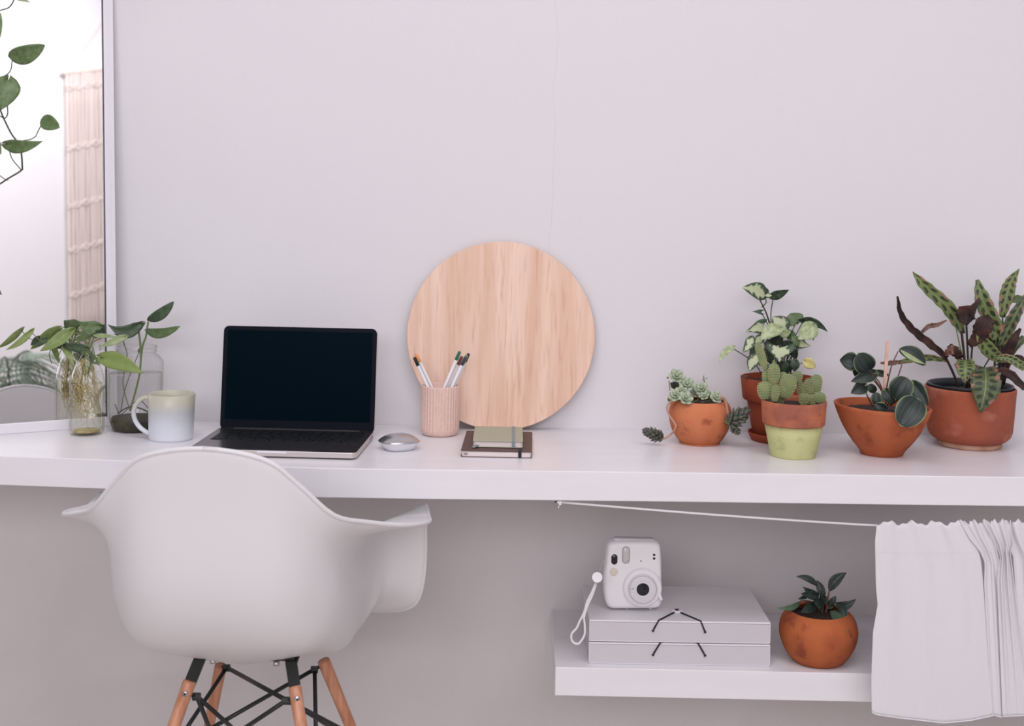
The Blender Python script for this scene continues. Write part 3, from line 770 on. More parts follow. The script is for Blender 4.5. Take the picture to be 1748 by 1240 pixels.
# ---- notebooks
def book(name, label, corners, z0, th, mcov, strap_u, strapm, ribbon=False, mark=False):
    tl, tr, br, bl = [V((p_.x, p_.y, z0)) for p_ in corners]
    ctr = (tl + tr + br + bl) / 4
    ax = ((tr - tl) + (br - bl)).normalized(); dq = ((tl + tr) - (bl + br)).normalized(); ax = (ax + V((dq.y, -dq.x, 0))).normalized(); ay = V((-ax.y, ax.x, 0)); W = ((tr - tl).length + (br - bl).length) / 2; D = abs(((tl + tr) / 2 - (bl + br) / 2).dot(ay))
    r_ = thing(name, ctr, label, 'notebook')
    print(name, W, D)
    cov = .0012
    v, f = prism_g(rrect(W, D, .006), ctr, ax, ay, Z1, 0, cov); obj('cover', v, f, mcov, r_, smooth=False)
    v, f = prism_g(rrect(W, D, .006), ctr, ax, ay, Z1, th - cov, th, .0004); obj('cover', v, f, mcov, r_, smooth=False)
    v, f = prism_g(rrect(W - .003, D - .003, .006), ctr, ax, ay, Z1, cov, th - cov); obj('pages', v, f, m_paper, r_, smooth=False)
    sx = -W / 2 + W * strap_u; hw = .0028
    gs = [box_g(ctr + ax * sx + Z1 * (th + .0004), ax, ay, Z1, hw, D / 2 + .0006, .0004), box_g(ctr + ax * sx - ay * (D / 2 + .0003) + Z1 * th / 2, ax, ay, Z1, hw, .0004, th / 2), box_g(ctr + ax * sx + ay * (D / 2 + .0003) + Z1 * th / 2, ax, ay, Z1, hw, .0004, th / 2)]
    v, f = join(gs); obj('elastic_band', v, f, strapm, r_, smooth=False)
    if ribbon:
        q = ctr - ax * (W / 2 - .009) - ay * (D / 2)
        v = []
        for i, (a, b_, c_) in enumerate(((0, .004, .004), (-.002, -.002, .0035), (-.006, -.007, .0022), (-.007, -.010, .0012))):
            for s_ in (-1, 1): v.append(q + ax * (a + .0035 * s_) + ay * b_ + Z1 * c_)
        obj('ribbon', v, [(0, 1, 3, 2), (2, 3, 5, 4), (4, 5, 7, 6)], strapm, r_, mods=[('solid', .0006)])
    if mark:
        for dz in (.0068, .0046):
            v, f = box_g(ctr - ax * (W / 2 - .009) - ay * (D / 2 - .0012) + Z1 * dz, ax, ay, Z1, .0034, .0004, .0004); obj('printed_mark', v, f, mat('print', S(90, 66, 62), .8), r_, smooth=False)
    return r_, ctr
m_bk1 = mat('brown_cover', S(88, 66, 62), .6); m_bk2 = mat('sage_cover', S(172, 172, 150), .6); m_blk = mat('black_elastic', S(24, 26, 34), .7); m_gry = mat('grey_elastic', S(140, 148, 150), .7)
z1 = DESK + .0115
cs = [at_z(x, y, z1) for x, y in ((800, 735.5), (913, 737.5), (903.5, 771.2), (782.5, 770.3))]
book('brown_notebook', 'large dark brown notebook with black elastic, under the small sage one', cs, DESK, .0115, m_bk1, .83, m_blk, mark=True)
z2 = DESK + .0118 + .0115
cs = [at_z(x, y, z2) for x, y in ((815, 728.5), (895, 729), (889.5, 754.3), (802.5, 753.6))]
book('sage_notebook', 'small sage green notebook with grey elastic, on top of the brown one', cs, DESK + .0124, .0112, m_bk2, .81, m_gry, ribbon=True)

# ================================================================== POTTED PLANTS ON THE DESK
def soil(c, r, z, parent, bumps=.003):
    pr_ = [(0, z + bumps), (r * .35, z + bumps * .6), (r * .7, z + bumps * .5), (r, z)]
    pr_ = pr_ + [(r * .98, z - .006), (0, z - .006)]
    return lathe('soil', c, pr_, m_soil, parent, seg=32, squash=lambda a, zz: 1)
def pot_full(c, outer, wall, zin):
    """outer profile bottom->rim; adds an inner wall down to zin"""
    r1, z1_ = outer[-1]
    inn = [(r1 - wall * .3, z1_ + wall * .25), (r1 - wall * .8, z1_ + wall * .1), (r1 - wall, z1_ - wall * .6)]
    for r, z in reversed(outer[:-1]):
        if z > zin: inn.append((r - wall, z))
    rr = inn[-1][0]; inn += [(rr * .98, zin), (0, zin)]
    return [(0, outer[0][1])] + outer + inn

def petal_g(b_, d, up, L, w_, th):
    """plump pointed succulent leaf"""
    side = d.cross(up).normalized(); n_ = side.cross(d).normalized()
    rings = []; m_ = 6
    for s, ww in ((0, .25), (.3, .75), (.62, 1), (.85, .75), (1, .08)):
        rings.append([b_ + d * (L * s) + n_ * (.25 * L * s * s) + side * (w_ / 2 * ww * math.cos(2 * PI * k_2 / m_)) + n_ * (th / 2 * ww * math.sin(2 * PI * k_2 / m_)) for k_2 in range(m_)])
    return rings_g(rings)
def rosette(parent, px, py, Y, rpx, mt, dy=0, n=(4, 6, 7), tilt=None, name='rosette', asp=.6):
    c = at_y(px, py, Y + dy); R = rpx * 1.12 * mpp(Y)
    axis = (tilt if tilt is not None else V((random.uniform(-.3, .3), -.75, .65))).normalized()
    u_ = axis.cross(X1).normalized() if abs(axis.x) < .9 else axis.cross(Z1).normalized(); v_ = axis.cross(u_)
    gs = []
    for ring, cnt in enumerate(n):
        el = math.radians((68, 38, 12)[ring]); L = R * (.55, .8, 1.0)[ring]; ph = random.random() * 6
        for i in range(cnt):
            a = ph + 2 * PI * i / cnt; rad = u_ * math.cos(a) + v_ * math.sin(a)
            d = (rad * math.cos(el) + axis * math.sin(el)).normalized()
            gs.append(petal_g(c - axis * R * .1 * ring, d, axis, L, L * asp * 1.25, L * .22))
    v, f = join(gs); return obj(name, v, f, mt, parent)
def cluster(parent, Y, p0, p1, rpx, mt, n=46, dy=(0, 0), name='leafy_tip'):
    a = at_y(*p0, Y + dy[0]); b_ = at_y(*p1, Y + dy[1]); ax = (b_ - a).normalized(); L = (b_ - a).length; R = rpx * mpp(Y)
    u_ = ax.cross(Y1).normalized(); v_ = ax.cross(u_); gs = []
    for i in range(n):
        s = i / n; an = i * 2.4; rad = u_ * math.cos(an) + v_ * math.sin(an)
        rr = R * (.55 + .6 * math.sin(PI * (.15 + .75 * s)))
        el = math.radians(10 + 55 * s)
        d = (rad * math.cos(el) + ax * math.sin(el)).normalized()
        gs.append(petal_g(a + ax * (L * s * .85), d, ax, rr * random.uniform(.8, 1.1), rr * .42, rr * .26))
    v, f = join(gs); return obj(name, v, f, mt, parent)

# ---- A: trailing succulent in a round bowl
cA = potbase(1194, 763, 34); kA = mpp(cA.y)
pa = thing('potted_succulent', cA, 'trailing pale succulent in a blotchy orange clay bowl, leftmost pot on the desk', 'plant')
out = pprof(cA, 1193, [(34, 758), (34.5, 757), (33.5, 754), (42, 744), (49, 730), (52.5, 714), (52.5, 701), (50.5, 692), (46.5, 686), (43, 683.5)])
out[0] = (out[0][0], DESK); out[1] = (out[1][0], DESK + .004)
out = out[:2] + smooth_prof(out[2:], 3)
zin = pz(1193, 690, cA.y)
lathe('pot', cA, pot_full(cA, out, .004, zin - .02), t_A, pa)
soil(cA, 42 * kA, zin, pa)
YA = cA.y
for x, y, r, dy, mm in ((1155, 643, 14, 0, m_succ), (1173, 657, 14, -.01, m_succ), (1153, 676, 12, -.035, m_succ), (1170, 681, 13, -.042, m_succ), (1198, 665, 13, -.01, m_succ), (1222, 679, 12, -.03, m_succ),
                        (1186, 671, 10, .0, m_succ), (1202, 676, 9, -.02, m_succ), (1212, 675, 8, -.01, m_succ), (1152, 659, 9, .01, m_succd), (1163, 669, 11, -.02, m_succ)):
    rosette(pa, x, y, YA, r, mm, dy, n=(4, 5, 6))
for x, y, r in ((1201, 643, 3.4), (1206, 647, 3.6), (1200, 650, 3.2), (1205, 654, 3.6), (1140, 646, 4), (1142, 684, 6)):
    rosette(pa, x, y, YA, r, m_succg if x < 1150 else m_succ, -.005, n=(3, 3, 0), name='small_rosette')
for pts, r in (([(1204, 688), (1206, 670), (1203, 655), (1201, 644)], 1.0), ([(1165, 690), (1168, 665), (1160, 650)], 1.2), ([(1148, 688), (1144, 668), (1142, 650)], 1.0), ([(1175, 690), (1190, 684), (1198, 668)], 1.1), ([(1196, 688), (1212, 684), (1220, 682)], 1.2)):
    ptube('stem', YA, pts, r, m_succg, pa, dys=[0] * len(pts), seg=6)
def front(px, py, rr=53):   # depth of the front of the bowl at a pixel column
    d = (px - 1194) / rr; return YA - rr * kA * math.sqrt(max(0, 1 - d * d)) - .004
pl = [(1150, 684), (1143, 688), (1138.5, 696), (1142, 708), (1149, 719), (1153.5, 727), (1151, 735), (1145, 742), (1136, 748), (1127, 749)]
P = [at_y(x, y, front(max(x, 1146), y) if i < 8 else front(1148, y) - .004) for i, (x, y) in enumerate(pl)]
tube('trailing_stem', P, 1.7 * kA, m_twine, pa, seg=7)
pr_ = [(1231, 678), (1237, 682), (1240, 692), (1242, 703), (1245, 714)]
tube('trailing_stem', [at_y(x, y, front(min(x, 1238), y)) for x, y in pr_], 2.2 * kA, m_twine, pa, seg=7)
cluster(pa, P[-1].y, (1132, 748), (1101, 736), 14, m_succd, 50)
rosette(pa, 1131, 749, P[-1].y, 5, m_succg, 0, n=(3, 4, 0), name='small_rosette')
Yr = front(1236, 0) - .012
cluster(pa, Yr, (1243, 724), (1274, 703), 19, m_succd, 44)
cluster(pa, Yr, (1246, 716), (1258, 739), 13, m_succd, 20, name='leafy_tip')
rosette(pa, 1243, 722, Yr, 9, m_succg, 0, n=(3, 5, 0), name='small_rosette')

# ---- B: arrowhead plant in a tall clay pot on a saucer
cB = potbase(1329, 762, 52); kB = mpp(cB.y); YB = cB.y
pb = thing('potted_arrowhead_plant', cB, 'cream-and-green variegated leafy plant in a deep red clay pot, behind the cactus', 'plant')
lathe('saucer', cB, [(0, DESK), (46 * kB, DESK), (52 * kB, DESK + .014), (52 * kB, DESK + .016), (50 * kB, DESK + .016), (45.5 * kB, DESK + .004), (0, DESK + .003)], t_B, pb)
out = pprof(cB, 1329, [(43, 748), (51.5, 700), (54.5, 683), (60.5, 682), (62, 680), (65.5, 645)])
out[0] = (out[0][0], DESK + .0045)
zin = pz(1329, 653, YB)
lathe('pot', cB, pot_full(cB, out, .004, zin - .02), t_B, pb)
soil(cB, 58 * kB, zin, pb)
rng = random.Random(3)
LB = [  # bx,by, tx,ty, w, mat, shape, twist, arc, dyb, dyt
    (1304, 503, 1267, 491, 26, g_syn, 'heart', .2, .05, 0, -.02), (1308, 497, 1281, 485, 13, g_synd, 'heart', .4, -.1, .01, .01),
    (1318, 507, 1347, 495, 14, g_synd, 'heart', .5, -.05, 0, -.02), (1306, 504, 1318, 505, 8, g_syn, 'lance', 0, 0, -.005, -.01), (1299, 533, 1284, 532, 8, g_synd, 'arrow', .2, 0, 0, 0),
    (1302, 560, 1273, 567, 26, g_syn, 'arrow', .1, .05, -.01, -.02), (1340, 562, 1319, 541, 30, g_syn, 'heart', .1, 0, -.01, .0),
    (1331, 562, 1297, 582, 22, g_synp, 'heart', .2, .1, -.035, -.045), (1358, 552, 1349, 535, 32, g_syng, 'heart', 0, 0, .01, .02),
    (1387, 556, 1362, 580, 28, g_synp, 'heart', .1, -.08, -.02, -.03), (1370, 550, 1413, 567, 13, g_synd, 'heart', .5, -.22, 0, -.02),
    (1385, 565, 1388, 582, 5, g_syng, 'lance', 0, -.1, -.01, -.01), (1365, 585, 1384, 591, 18, g_syn, 'arrow', .2, .05, -.02, -.03),
    (1366, 586, 1350, 575, 15, g_syng, 'heart', .1, 0, -.02, -.02), (1332, 594, 1330, 619, 48, g_syn, 'arrow', .1, 0, -.045, -.055),
    (1283, 578, 1268, 602, 16, g_syn, 'heart', .2, -.1, -.02, -.03), (1251, 595, 1228, 619, 11, g_synp, 'heart', .3, .1, -.03, -.05),
    (1296, 608, 1279, 635, 20, g_syn, 'heart', .2, .1, -.03, -.04), (1292, 590, 1280, 612, 12, g_synd, 'heart', .2, 0, -.01, -.01),
    (1374, 617, 1393, 627, 17, g_yel, 'heart', .1, 0, -.03, -.03), (1358, 616, 1356, 635, 15, g_synd, 'heart', .2, 0, -.02, -.02),
    (1332, 568, 1350, 566, 14, g_synp, 'heart', .3, .1, -.03, -.03), (1300, 575, 1288, 590, 14, g_syn, 'heart', 0, 0, -.02, -.03),
    (1310, 600, 1318, 622, 16, g_synd, 'heart', .2, 0, .0, -.0), (1345, 585, 1352, 604, 18, g_synd, 'heart', .3, 0, .01, .0), (1320, 585, 1306, 600, 20, g_synd, 'heart', .1, 0, .01, .01),
    (1322, 575, 1336, 588, 20, g_synd, 'heart', .2, 0, .01, .01), (1335, 620, 1340, 640, 22, g_synd, 'heart', .2, 0, .0, .0), (1312, 563, 1321, 575, 14, g_syng, 'heart', .2, 0, .0, -.01)]
for q in range(12):
    x_ = rng.uniform(1294, 1362); y_ = rng.uniform(562, 628); LB.append((x_, y_, x_ + rng.uniform(-14, 14), y_ + rng.uniform(8, 20), rng.uniform(13, 20), rng.choice((g_synd, g_synd, g_syn, g_syng)), 'heart', .3, 0, .01, .012))
for bx, by, tx, ty, ww, mm, sh, tw, ac, d0, d1 in LB:
    pleaf(pb, YB, bx, by, tx, ty, ww * 1.13, mm, sh, dy=(d0, d1), twist=tw, arc=ac, label='yellowed leaf' if mm is g_yel else None)
pleaf(pb, YB, 1276, 645, 1264, 642, 8, g_brn2, 'arrow', dy=(-.03, -.04), name='dried_leaf', wavy=.2)
ptube('stem', YB, [(1330, 645), (1326, 610), (1317, 565), (1308, 535), (1297, 512)], 2.2, m_stemb, pb, seg=7, taper=.0012)
for pts in ([(1317, 565), (1316, 535), (1320, 508)], [(1313, 558), (1303, 540), (1297, 532)], [(1300, 525), (1308, 516), (1304, 506)]):
    ptube('stem', YB, pts, .9, m_stemd, pb, seg=6)
for i, (bx, by, tx, ty, ww, mm, sh, tw, ac, d0, d1) in enumerate(LB[5:]):
    if by > 640: continue
    sx = 1329 + (bx - 1329) * .25 + rng.uniform(-5, 5)
    ptube('stem', YB, [(sx, 648), (sx + (bx - sx) * .35, 648 + (by - 648) * .55), (bx, by)], .8 if mm is not g_yel else .6, m_stemd, pb, dys=[0, d0 * .4, d0], seg=6)

# ---- C: prickly pear in a half-painted pot
cC = potbase(1353.5, 786, 38); kC = mpp(cC.y); YC = cC.y
pcx = thing('potted_cactus', cC, 'bushy green prickly pear in a pot painted pale lime with a bare clay rim', 'plant')
out = pprof(cC, 1354, [(37.5, 780), (38.5, 776), (44.5, 745), (49, 724)])
out[0] = (out[0][0], DESK)
zin = pz(1354, 692, YC)
lathe('pot', cC, [(0, DESK)] + out + [(49 * kC - .004, out[-1][1]), (36 * kC, DESK + .006), (0, DESK + .006)], t_green, pcx)
out2 = pprof(cC, 1354, [(48, 723.5), (51.8, 723), (52.5, 721), (55, 684)])
lathe('rim', cC, [(out2[0][0] - .003, out2[0][1])] + out2 + [(54.6 * kC, out2[-1][1] + .001), (51 * kC, out2[-1][1] + .0005), (50 * kC, out2[-1][1] - .004), (46 * kC, out2[0][1]), (out2[0][0] - .003, out2[0][1])], t_Cr, pcx)
soil(cC, 49.5 * kC, zin, pcx)
def pad(px, py, w_, h_, ang=0, dy=0, mt=None, th=.42, taper=.25):
    c = at_y(px, py, YC + dy); hw, hh = w_ * kC / 2, h_ * kC / 2
    a = math.radians(ang); ux = V((math.cos(a), 0, -math.sin(a))); uz = V((math.sin(a), 0, math.cos(a)))
    rings = []; sp = []; NR, NS = 12, 16
    for i in range(NR + 1):
        ph = -PI / 2 + PI * i / NR; s = math.sin(ph); r = max(.02, math.cos(ph) ** .8 if math.cos(ph) > 0 else 0) * (1 + taper * .5 * s)
        rings.append([c + uz * (hh * s) + ux * (hw * r * math.cos(2 * PI * j / NS)) + Y1 * (hw * r * th * math.sin(2 * PI * j / NS)) for j in range(NS)])
    v, f = rings_g(rings); o_ = obj('pad', v, f, mt or m_cac, pcx)
    gs = []; step = 2.7
    for i in range(1, int(h_ / step)):
        ph = math.asin(max(-1, min(1, -1 + 2 * i / (h_ / step)))); s = math.sin(ph); r = math.cos(ph) ** .8 * (1 + taper * .5 * s)
        cnt = max(3, int(PI * w_ * r / step))
        for j in range(cnt):
            an = 2 * PI * (j + .5 * (i % 2)) / cnt
            q = c + uz * (hh * s) + ux * (hw * r * math.cos(an)) + Y1 * (hw * r * th * math.sin(an)); e_ = .0008
            nn = (ux * math.cos(an) * th + Y1 * math.sin(an)).normalized()
            t1 = uz; t2 = nn.cross(uz)
            gs.append(([q + t1 * e_, q + t2 * e_, q - t1 * e_, q - t2 * e_, q + nn * .0013], [(0, 1, 4), (1, 2, 4), (2, 3, 4), (3, 0, 4)]))
    if gs: v, f = join(gs); obj('spines', v, f, m_spine, o_, smooth=False, kind='stuff')
    return o_
for a in ((1300, 609, 14, 52, -18, .0), (1306.5, 645, 11, 24, -5, .0), (1321, 641, 20, 42, 0, -.006), (1321, 619, 5, 8, 0, -.006), (1306, 667, 26, 32, 0, -.012), (1323.5, 672, 14, 30, 5, -.022),
          (1344, 660, 28, 44, 14, -.012), (1337, 643, 14, 16, 0, .006), (1361, 644, 17, 20, 8, .0), (1366, 664, 12, 34, -8, .004, m_cac2), (1379, 668, 18, 46, 8, .0, m_cac2), (1391, 661, 23, 44, 10, .01),
          (1399, 680, 22, 20, 20, -.012), (1372, 682, 16, 22, 0, -.018, m_cac2), (1332, 684, 12, 20, 0, .0, m_cac2), (1312, 680, 14, 22, 0, .004, m_cac2), (1386, 684, 16, 22, 4, -.01, m_cac2)):
    pad(*a[:6], mt=a[6] if len(a) > 6 else None)
gs = []
for i in range(40):
    q = V((cC.x + rng.uniform(-.035, .035), cC.y - rng.uniform(0, .03), zin + .002)); r_ = rng.uniform(.0015, .0035)
    gs.append(([q + V((r_, 0, 0)), q + V((0, r_, 0)), q - V((r_, 0, 0)), q - V((0, r_, 0)), q + V((0, 0, r_))], [(0, 1, 4), (1, 2, 4), (2, 3, 4), (3, 0, 4)]))
v, f = join(gs); obj('gravel', v, f, m_stemb, pcx, smooth=False, kind='stuff')

# ---- D: round-leaved plant in an open bowl
cD = potbase(1505, 782, 35); kD = mpp(cD.y); YD = cD.y
pd_ = thing('potted_round_leaf_plant', cD, 'dark round-leaved plant in a wide open clay bowl, second pot from the right', 'plant')
out = pprof(cD, 1505, [(33.5, 777), (35, 774.5), (38, 768), (52, 751), (65, 731), (75, 709), (81, 692.5)])
out[0] = (out[0][0], DESK); zin = pz(1505, 700, YD)
out = [out[0], out[1]] + smooth_prof(out[2:], 3)
bowl = pot_full(cD, out, .0055, zin - .025)
v, f = lathe_g(cD, bowl, 64)
v = [q + Z1 * (-(q.x - cD.x) * .03 * max(0, (q.z - DESK)) / .08) for q in v]
obj('bowl', v, f, t_D, pd_)
soil(cD, 67 * kD, zin - .002, pd_)
LD_ = [(1462, 618, 1433, 615, 33, 'heart', 0, .01, 0), (1484, 633, 1464, 603, 37, 'round', -.01, -.02, 0), (1492, 638, 1452, 652, 24, 'heart', 0, -.01, 0), (1490, 634, 1517, 641, 13, 'oval', .01, .01, 0),
       (1476, 659, 1452, 672, 25, 'heart', 0, -.01, 0), (1483, 656, 1494, 670, 15, 'round', 0, 0, 0), (1496, 670, 1496, 692, 18, 'round', -.015, -.02, 0), (1511, 667, 1526, 689, 25, 'heart', -.02, -.025, 0),
       (1527, 681, 1549, 645, 40, 'round', -.03, -.03, 0), (1568, 681, 1537, 728, 48, 'round', -.075, -.098, 0), (1534, 596, 1580, 624, 27, 'oval', -.01, -.02, 1), (1560, 656, 1585, 693, 26, 'heart', -.01, -.03, 0), (1494, 690, 1515, 699, 15, 'oval', -.03, -.03, 0),
       (1466, 640, 1455, 628, 14, 'heart', .01, .01, 0)]
for bx, by, tx, ty, ww, sh, d0, d1, sp_ in LD_:
    pleaf(pd_, YD, bx, by, tx, ty, ww, g_pep, sh, dy=(d0, d1), fold=.3 if sp_ == 0 else .1, bow=.1, arc=-.12 if sp_ else 0)
pleaf(pd_, YD, 1536, 597, 1580, 622, 8, g_pepu, 'lance', dy=(-.014, -.024), arc=.05, label='pale underside of a folded leaf')
for pts, d_ in (([(1512, 690), (1514, 660), (1522, 625), (1533, 600)], 0), ([(1520, 692), (1526, 660), (1534, 640), (1540, 622)], 0), ([(1510, 692), (1506, 668), (1495, 650), (1487, 634)], -.005), ([(1512, 692), (1502, 655), (1488, 640)], 0),
                ([(1515, 692), (1522, 680), (1530, 676)], -.025), ([(1520, 692), (1545, 676), (1566, 684)], -.07), ([(1490, 694), (1480, 675), (1475, 660)], 0), ([(1512, 690), (1500, 660), (1462, 620)], .0), ([(1525, 690), (1545, 665), (1561, 657)], -.01), ([(1505, 692), (1495, 672), (1488, 662)], 0)):
    ptube('stem', YD, pts, 1.5, m_stemr, pd_, dys=[d_ * i / (len(pts) - 1) for i in range(len(pts))], seg=7, taper=.001)
stb = at_y(1507.5, 690, YD - .012); stt = at_y(1515.5, 582.5, YD - .012); dS = (stt - stb).normalized(); stb = stb - dS * .006
v, f = box_g((stb + stt) / 2, V((dS.z, 0, -dS.x)), Y1, dS, .0030, .0012, (stt - stb).length / 2)
so = obj('wooden_plant_stick', v, f, m_stake, smooth=False, org=stb); tag(so, 'flat pale wooden stick standing in the soil of the round-leaved plant', 'stick')

# ---- E: rattlesnake plant
cE = potbase(1654.5, 771, 52); kE = mpp(cE.y); YE = cE.y
pe = thing('potted_rattlesnake_plant', cE, 'tall spotted plant with withered brown leaves in a straight clay pot, rightmost on the desk', 'plant')
z_f = pz(1654, 752, YE)
lathe('foot', cE, [(0, DESK), (50 * kE, DESK), (52.5 * kE, DESK + .003), (53 * kE, z_f), (0, z_f)], t_foot, pe)
out = pprof(cE, 1655, [(52, 752.5), (60, 748), (66, 742), (69, 734), (71.5, 705), (74, 668), (74.5, 664), (74, 661)])
zin = pz(1655, 668, YE)
lathe('pot', cE, pot_full(cE, out, .005, zin - .02), t_E, pe)
lr = 70 * kE; lz = pz(1655, 658, YE)
lathe('liner', cE, [(lr - .004, lz - .02), (lr - .001, lz), (lr + .0005, lz + .002), (lr - .001, lz + .0035), (lr - .0035, lz + .003), (lr - .006, lz - .004), (lr - .008, lz - .02), (lr - .004, lz - .02)], m_liner, pe)
soil(cE, lr - .006, zin - .001, pe)
S_ = lambda pts, wid, mm, dys=None, **kw: strap(pe, YE, pts, wid, mm, dys=dys, **kw)
S_([(1558, 464), (1572, 481), (1592, 500), (1615, 521), (1632, 545), (1644, 570)], [1, 15, 20, 22, 21, 8], g_rat, [0, -.01, -.01, -.01, 0, 0])
S_([(1532, 506), (1538, 536), (1557, 562), (1586, 586), (1617, 611)], [3, 9, 12, 13, 8], g_brn, [-.06, -.04, -.03, -.02, -.01], wavy=.25)
S_([(1574, 567), (1586, 557), (1600, 555), (1616, 547)], [5, 8, 7, 2], g_brn2, wavy=.2)
S_([(1503, 620), (1536, 618.5), (1562, 613), (1588, 611), (1616, 616)], [2, 7, 11, 11, 5], g_rat, [-.03, -.02, -.01, 0, 0], wavy=.15)
S_([(1503, 620), (1520, 620), (1537, 618)], [3, 8, 6], g_brn2, [-.032, -.026, -.021], wavy=.3)
S_([(1668, 478), (1676, 507), (1686, 533), (1697, 562), (1700, 582)], [6, 24, 28, 30, 12], g_rat, [.01, .0, 0, 0, 0])
S_([(1740, 459), (1726, 481), (1718, 507), (1711, 542)], [1, 18, 23, 9], g_rat, [0, 0, 0, 0])
S_([(1752, 505), (1734, 536), (1719, 565), (1706, 594)], [8, 19, 20, 8], g_ratd, [-.02, -.02, -.01, 0])
S_([(1672, 508), (1662, 525), (1650, 537), (1649, 555)], [2, 12, 34, 6], g_brn, [-.03, -.03, -.02, -.02], wavy=.15)
S_([(1692, 543), (1680, 555), (1670, 575), (1654, 590)], [16, 30, 22, 12], g_brn, [-.035, -.04, -.03, -.02], wavy=.2)
S_([(1668, 567), (1682, 590), (1700, 608), (1720, 615)], [6, 24, 20, 8], g_rat, [-.03, -.03, -.02, -.01])
S_([(1648, 615), (1648, 630), (1647, 655)], [22, 31, 2], g_rat, [-.03, -.05, -.06])
S_([(1682, 628), (1683, 648), (1681, 672), (1673, 704)], [30, 46, 42, 3], g_ratd, [-.04, -.085, -.095, -.095], wavy=.12)
S_([(1697, 611), (1722, 612), (1750, 628)], [5, 14, 14], g_rat, [-.02, -.03, -.04])
S_([(1693, 632), (1722, 638), (1750, 664)], [9, 15, 10], g_brn, [-.02, -.03, -.05], wavy=.2)
S_([(1742, 561), (1730, 580), (1717, 610), (1711, 656)], [4, 15, 22, 8], g_brn, [-.01, -.01, 0, 0], wavy=.12)
S_([(1723, 514), (1734, 511), (1748, 512)], [5, 14, 12], g_syng, [.01, .01, .01])
S_([(1690, 560), (1700, 585), (1706, 606)], [10, 26, 10], g_ratd, [0, .01, .01])
S_([(1612, 606), (1626, 598), (1634, 604), (1640, 620)], [6, 16, 12, 6], g_brn2, [-.02, -.03, -.02, -.02], wavy=.3)
S_([(1620, 590), (1630, 600), (1640, 612)], [8, 16, 10], g_brn, [-.02, -.03, -.02], wavy=.3)
S_([(1748, 575), (1740, 585), (1730, 600)], [8, 13, 4], g_ratd, [0, 0, 0])
S_([(1720, 620), (1737, 610), (1750, 618)], [3, 9, 9], g_brn, [.0, .0, .0], wavy=.2)
for pts, r, mm in (([(1636, 660), (1626, 635), (1614, 610)], 2.2, m_stemb), ([(1650, 662), (1646, 610), (1641, 565)], 2.2, m_stemb), ([(1656, 662), (1652, 605), (1649.5, 552)], 1.8, m_stemb), ([(1662, 662), (1658, 620), (1660, 588)], 1.6, m_stemb),
                   ([(1700, 662), (1706, 610), (1712, 570), (1711, 540)], 1.4, m_stemd), ([(1695, 662), (1698, 620), (1700, 580)], 1.8, m_stemd), ([(1705, 662), (1708, 625), (1707, 592)], 2.4, m_stemb), ([(1652, 662), (1640, 640), (1630, 622)], 1.5, m_stemb),
                   ([(1670, 655), (1676, 635), (1690, 610)], 1.2, m_stemd), ([(1690, 660), (1686, 645), (1698, 625), (1720, 614)], 1.2, m_stemd), ([(1646, 660), (1650, 640), (1648, 618)], 1.2, m_stemg), ([(1688, 660), (1684, 640), (1682, 630)], 1.4, m_stemg),
                   ([(1642, 605), (1636, 580), (1632, 560)], 1.0, m_stemg), ([(1712, 660), (1728, 610), (1742, 590), (1748, 578)], 1.2, m_stemd), ([(1706, 662), (1714, 630), (1722, 600)], 2.6, m_stemb)):
    ptube('stem', YE, pts, r, mm, pe, seg=7)

# ---- F: narrow-leaved plant in a ball pot on the lower shelf
cF = potbase(1396, 1142, 38, SH, .38); kF = mpp(cF.y); YF = cF.y
pf = thing('potted_narrow_leaf_plant', cF, 'small dark narrow-leaved plant in a ball-shaped clay pot on the lower shelf', 'plant')
out = pprof(cF, 1396, [(38, 1129), (42, 1127), (54, 1113), (63, 1094), (66, 1077), (63.5, 1061), (57.5, 1050), (50, 1043.5)])
out[0] = (out[0][0], SH); out = [out[0]] + smooth_prof(out[1:], 3)
zin = pz(1396, 1050, YF)
lathe('pot', cF, pot_full(cF, out, .005, zin - .02), t_F, pf)
soil(cF, 52 * kF, zin - .004, pf)
ptube('stem', YF, [(1404, 1050), (1404, 1030), (1402, 1008)], 2.0, m_stemd, pf, seg=7, taper=.001)
ptube('stem', YF, [(1410, 1050), (1412, 1030), (1416, 1006)], 1.3, m_stemr, pf, seg=7)
for bx, by, tx, ty, ww, mm, ac, d1 in ((1396, 1001, 1359, 984.5, 9, g_small, .12, 0), (1404, 1018, 1394, 991, 11, g_small, .05, .01), (1399, 1015, 1370, 1002, 7, g_small, -.05, -.02), (1398, 1018, 1367, 1014, 12, g_small, 0, -.03),
                                       (1380, 1018, 1362, 1023.5, 5, g_small, 0, -.01), (1367, 1027, 1327, 1038, 8, g_smallg, -.12, -.02), (1391, 1030, 1367, 1046, 13, g_small, -.05, -.03), (1394, 1022, 1399, 1039, 11, g_small, 0, -.03),
                                       (1415, 1010, 1445, 978, 14, g_small, -.1, 0), (1416, 1035, 1427, 1018, 9, g_small, 0, .0), (1426, 1030, 1461, 1023, 11, g_small, .2, -.01), (1428, 1030, 1445, 1063, 12, g_small, -.1, -.03),
                                       (1418, 1043, 1444.5, 1081, 13, g_smallg, -.04, -.06), (1398, 1022, 1414, 1026, 10, g_small, .1, -.03), (1404, 1018, 1408, 1006, 6, g_small, 0, 0), (1396, 1015, 1373, 1008, 6, g_small, 0, .01), (1410, 1030, 1400, 1016, 12, g_small, 0, .01), (1412, 1040, 1420, 1026, 12, g_small, 0, .01), (1400, 1040, 1396, 1026, 14, g_small, 0, .01)):
    pleaf(pf, YF, bx, by, tx, ty, ww * 1.25, mm, 'lance', dy=(0, d1), arc=ac, fold=.3, bow=.05)
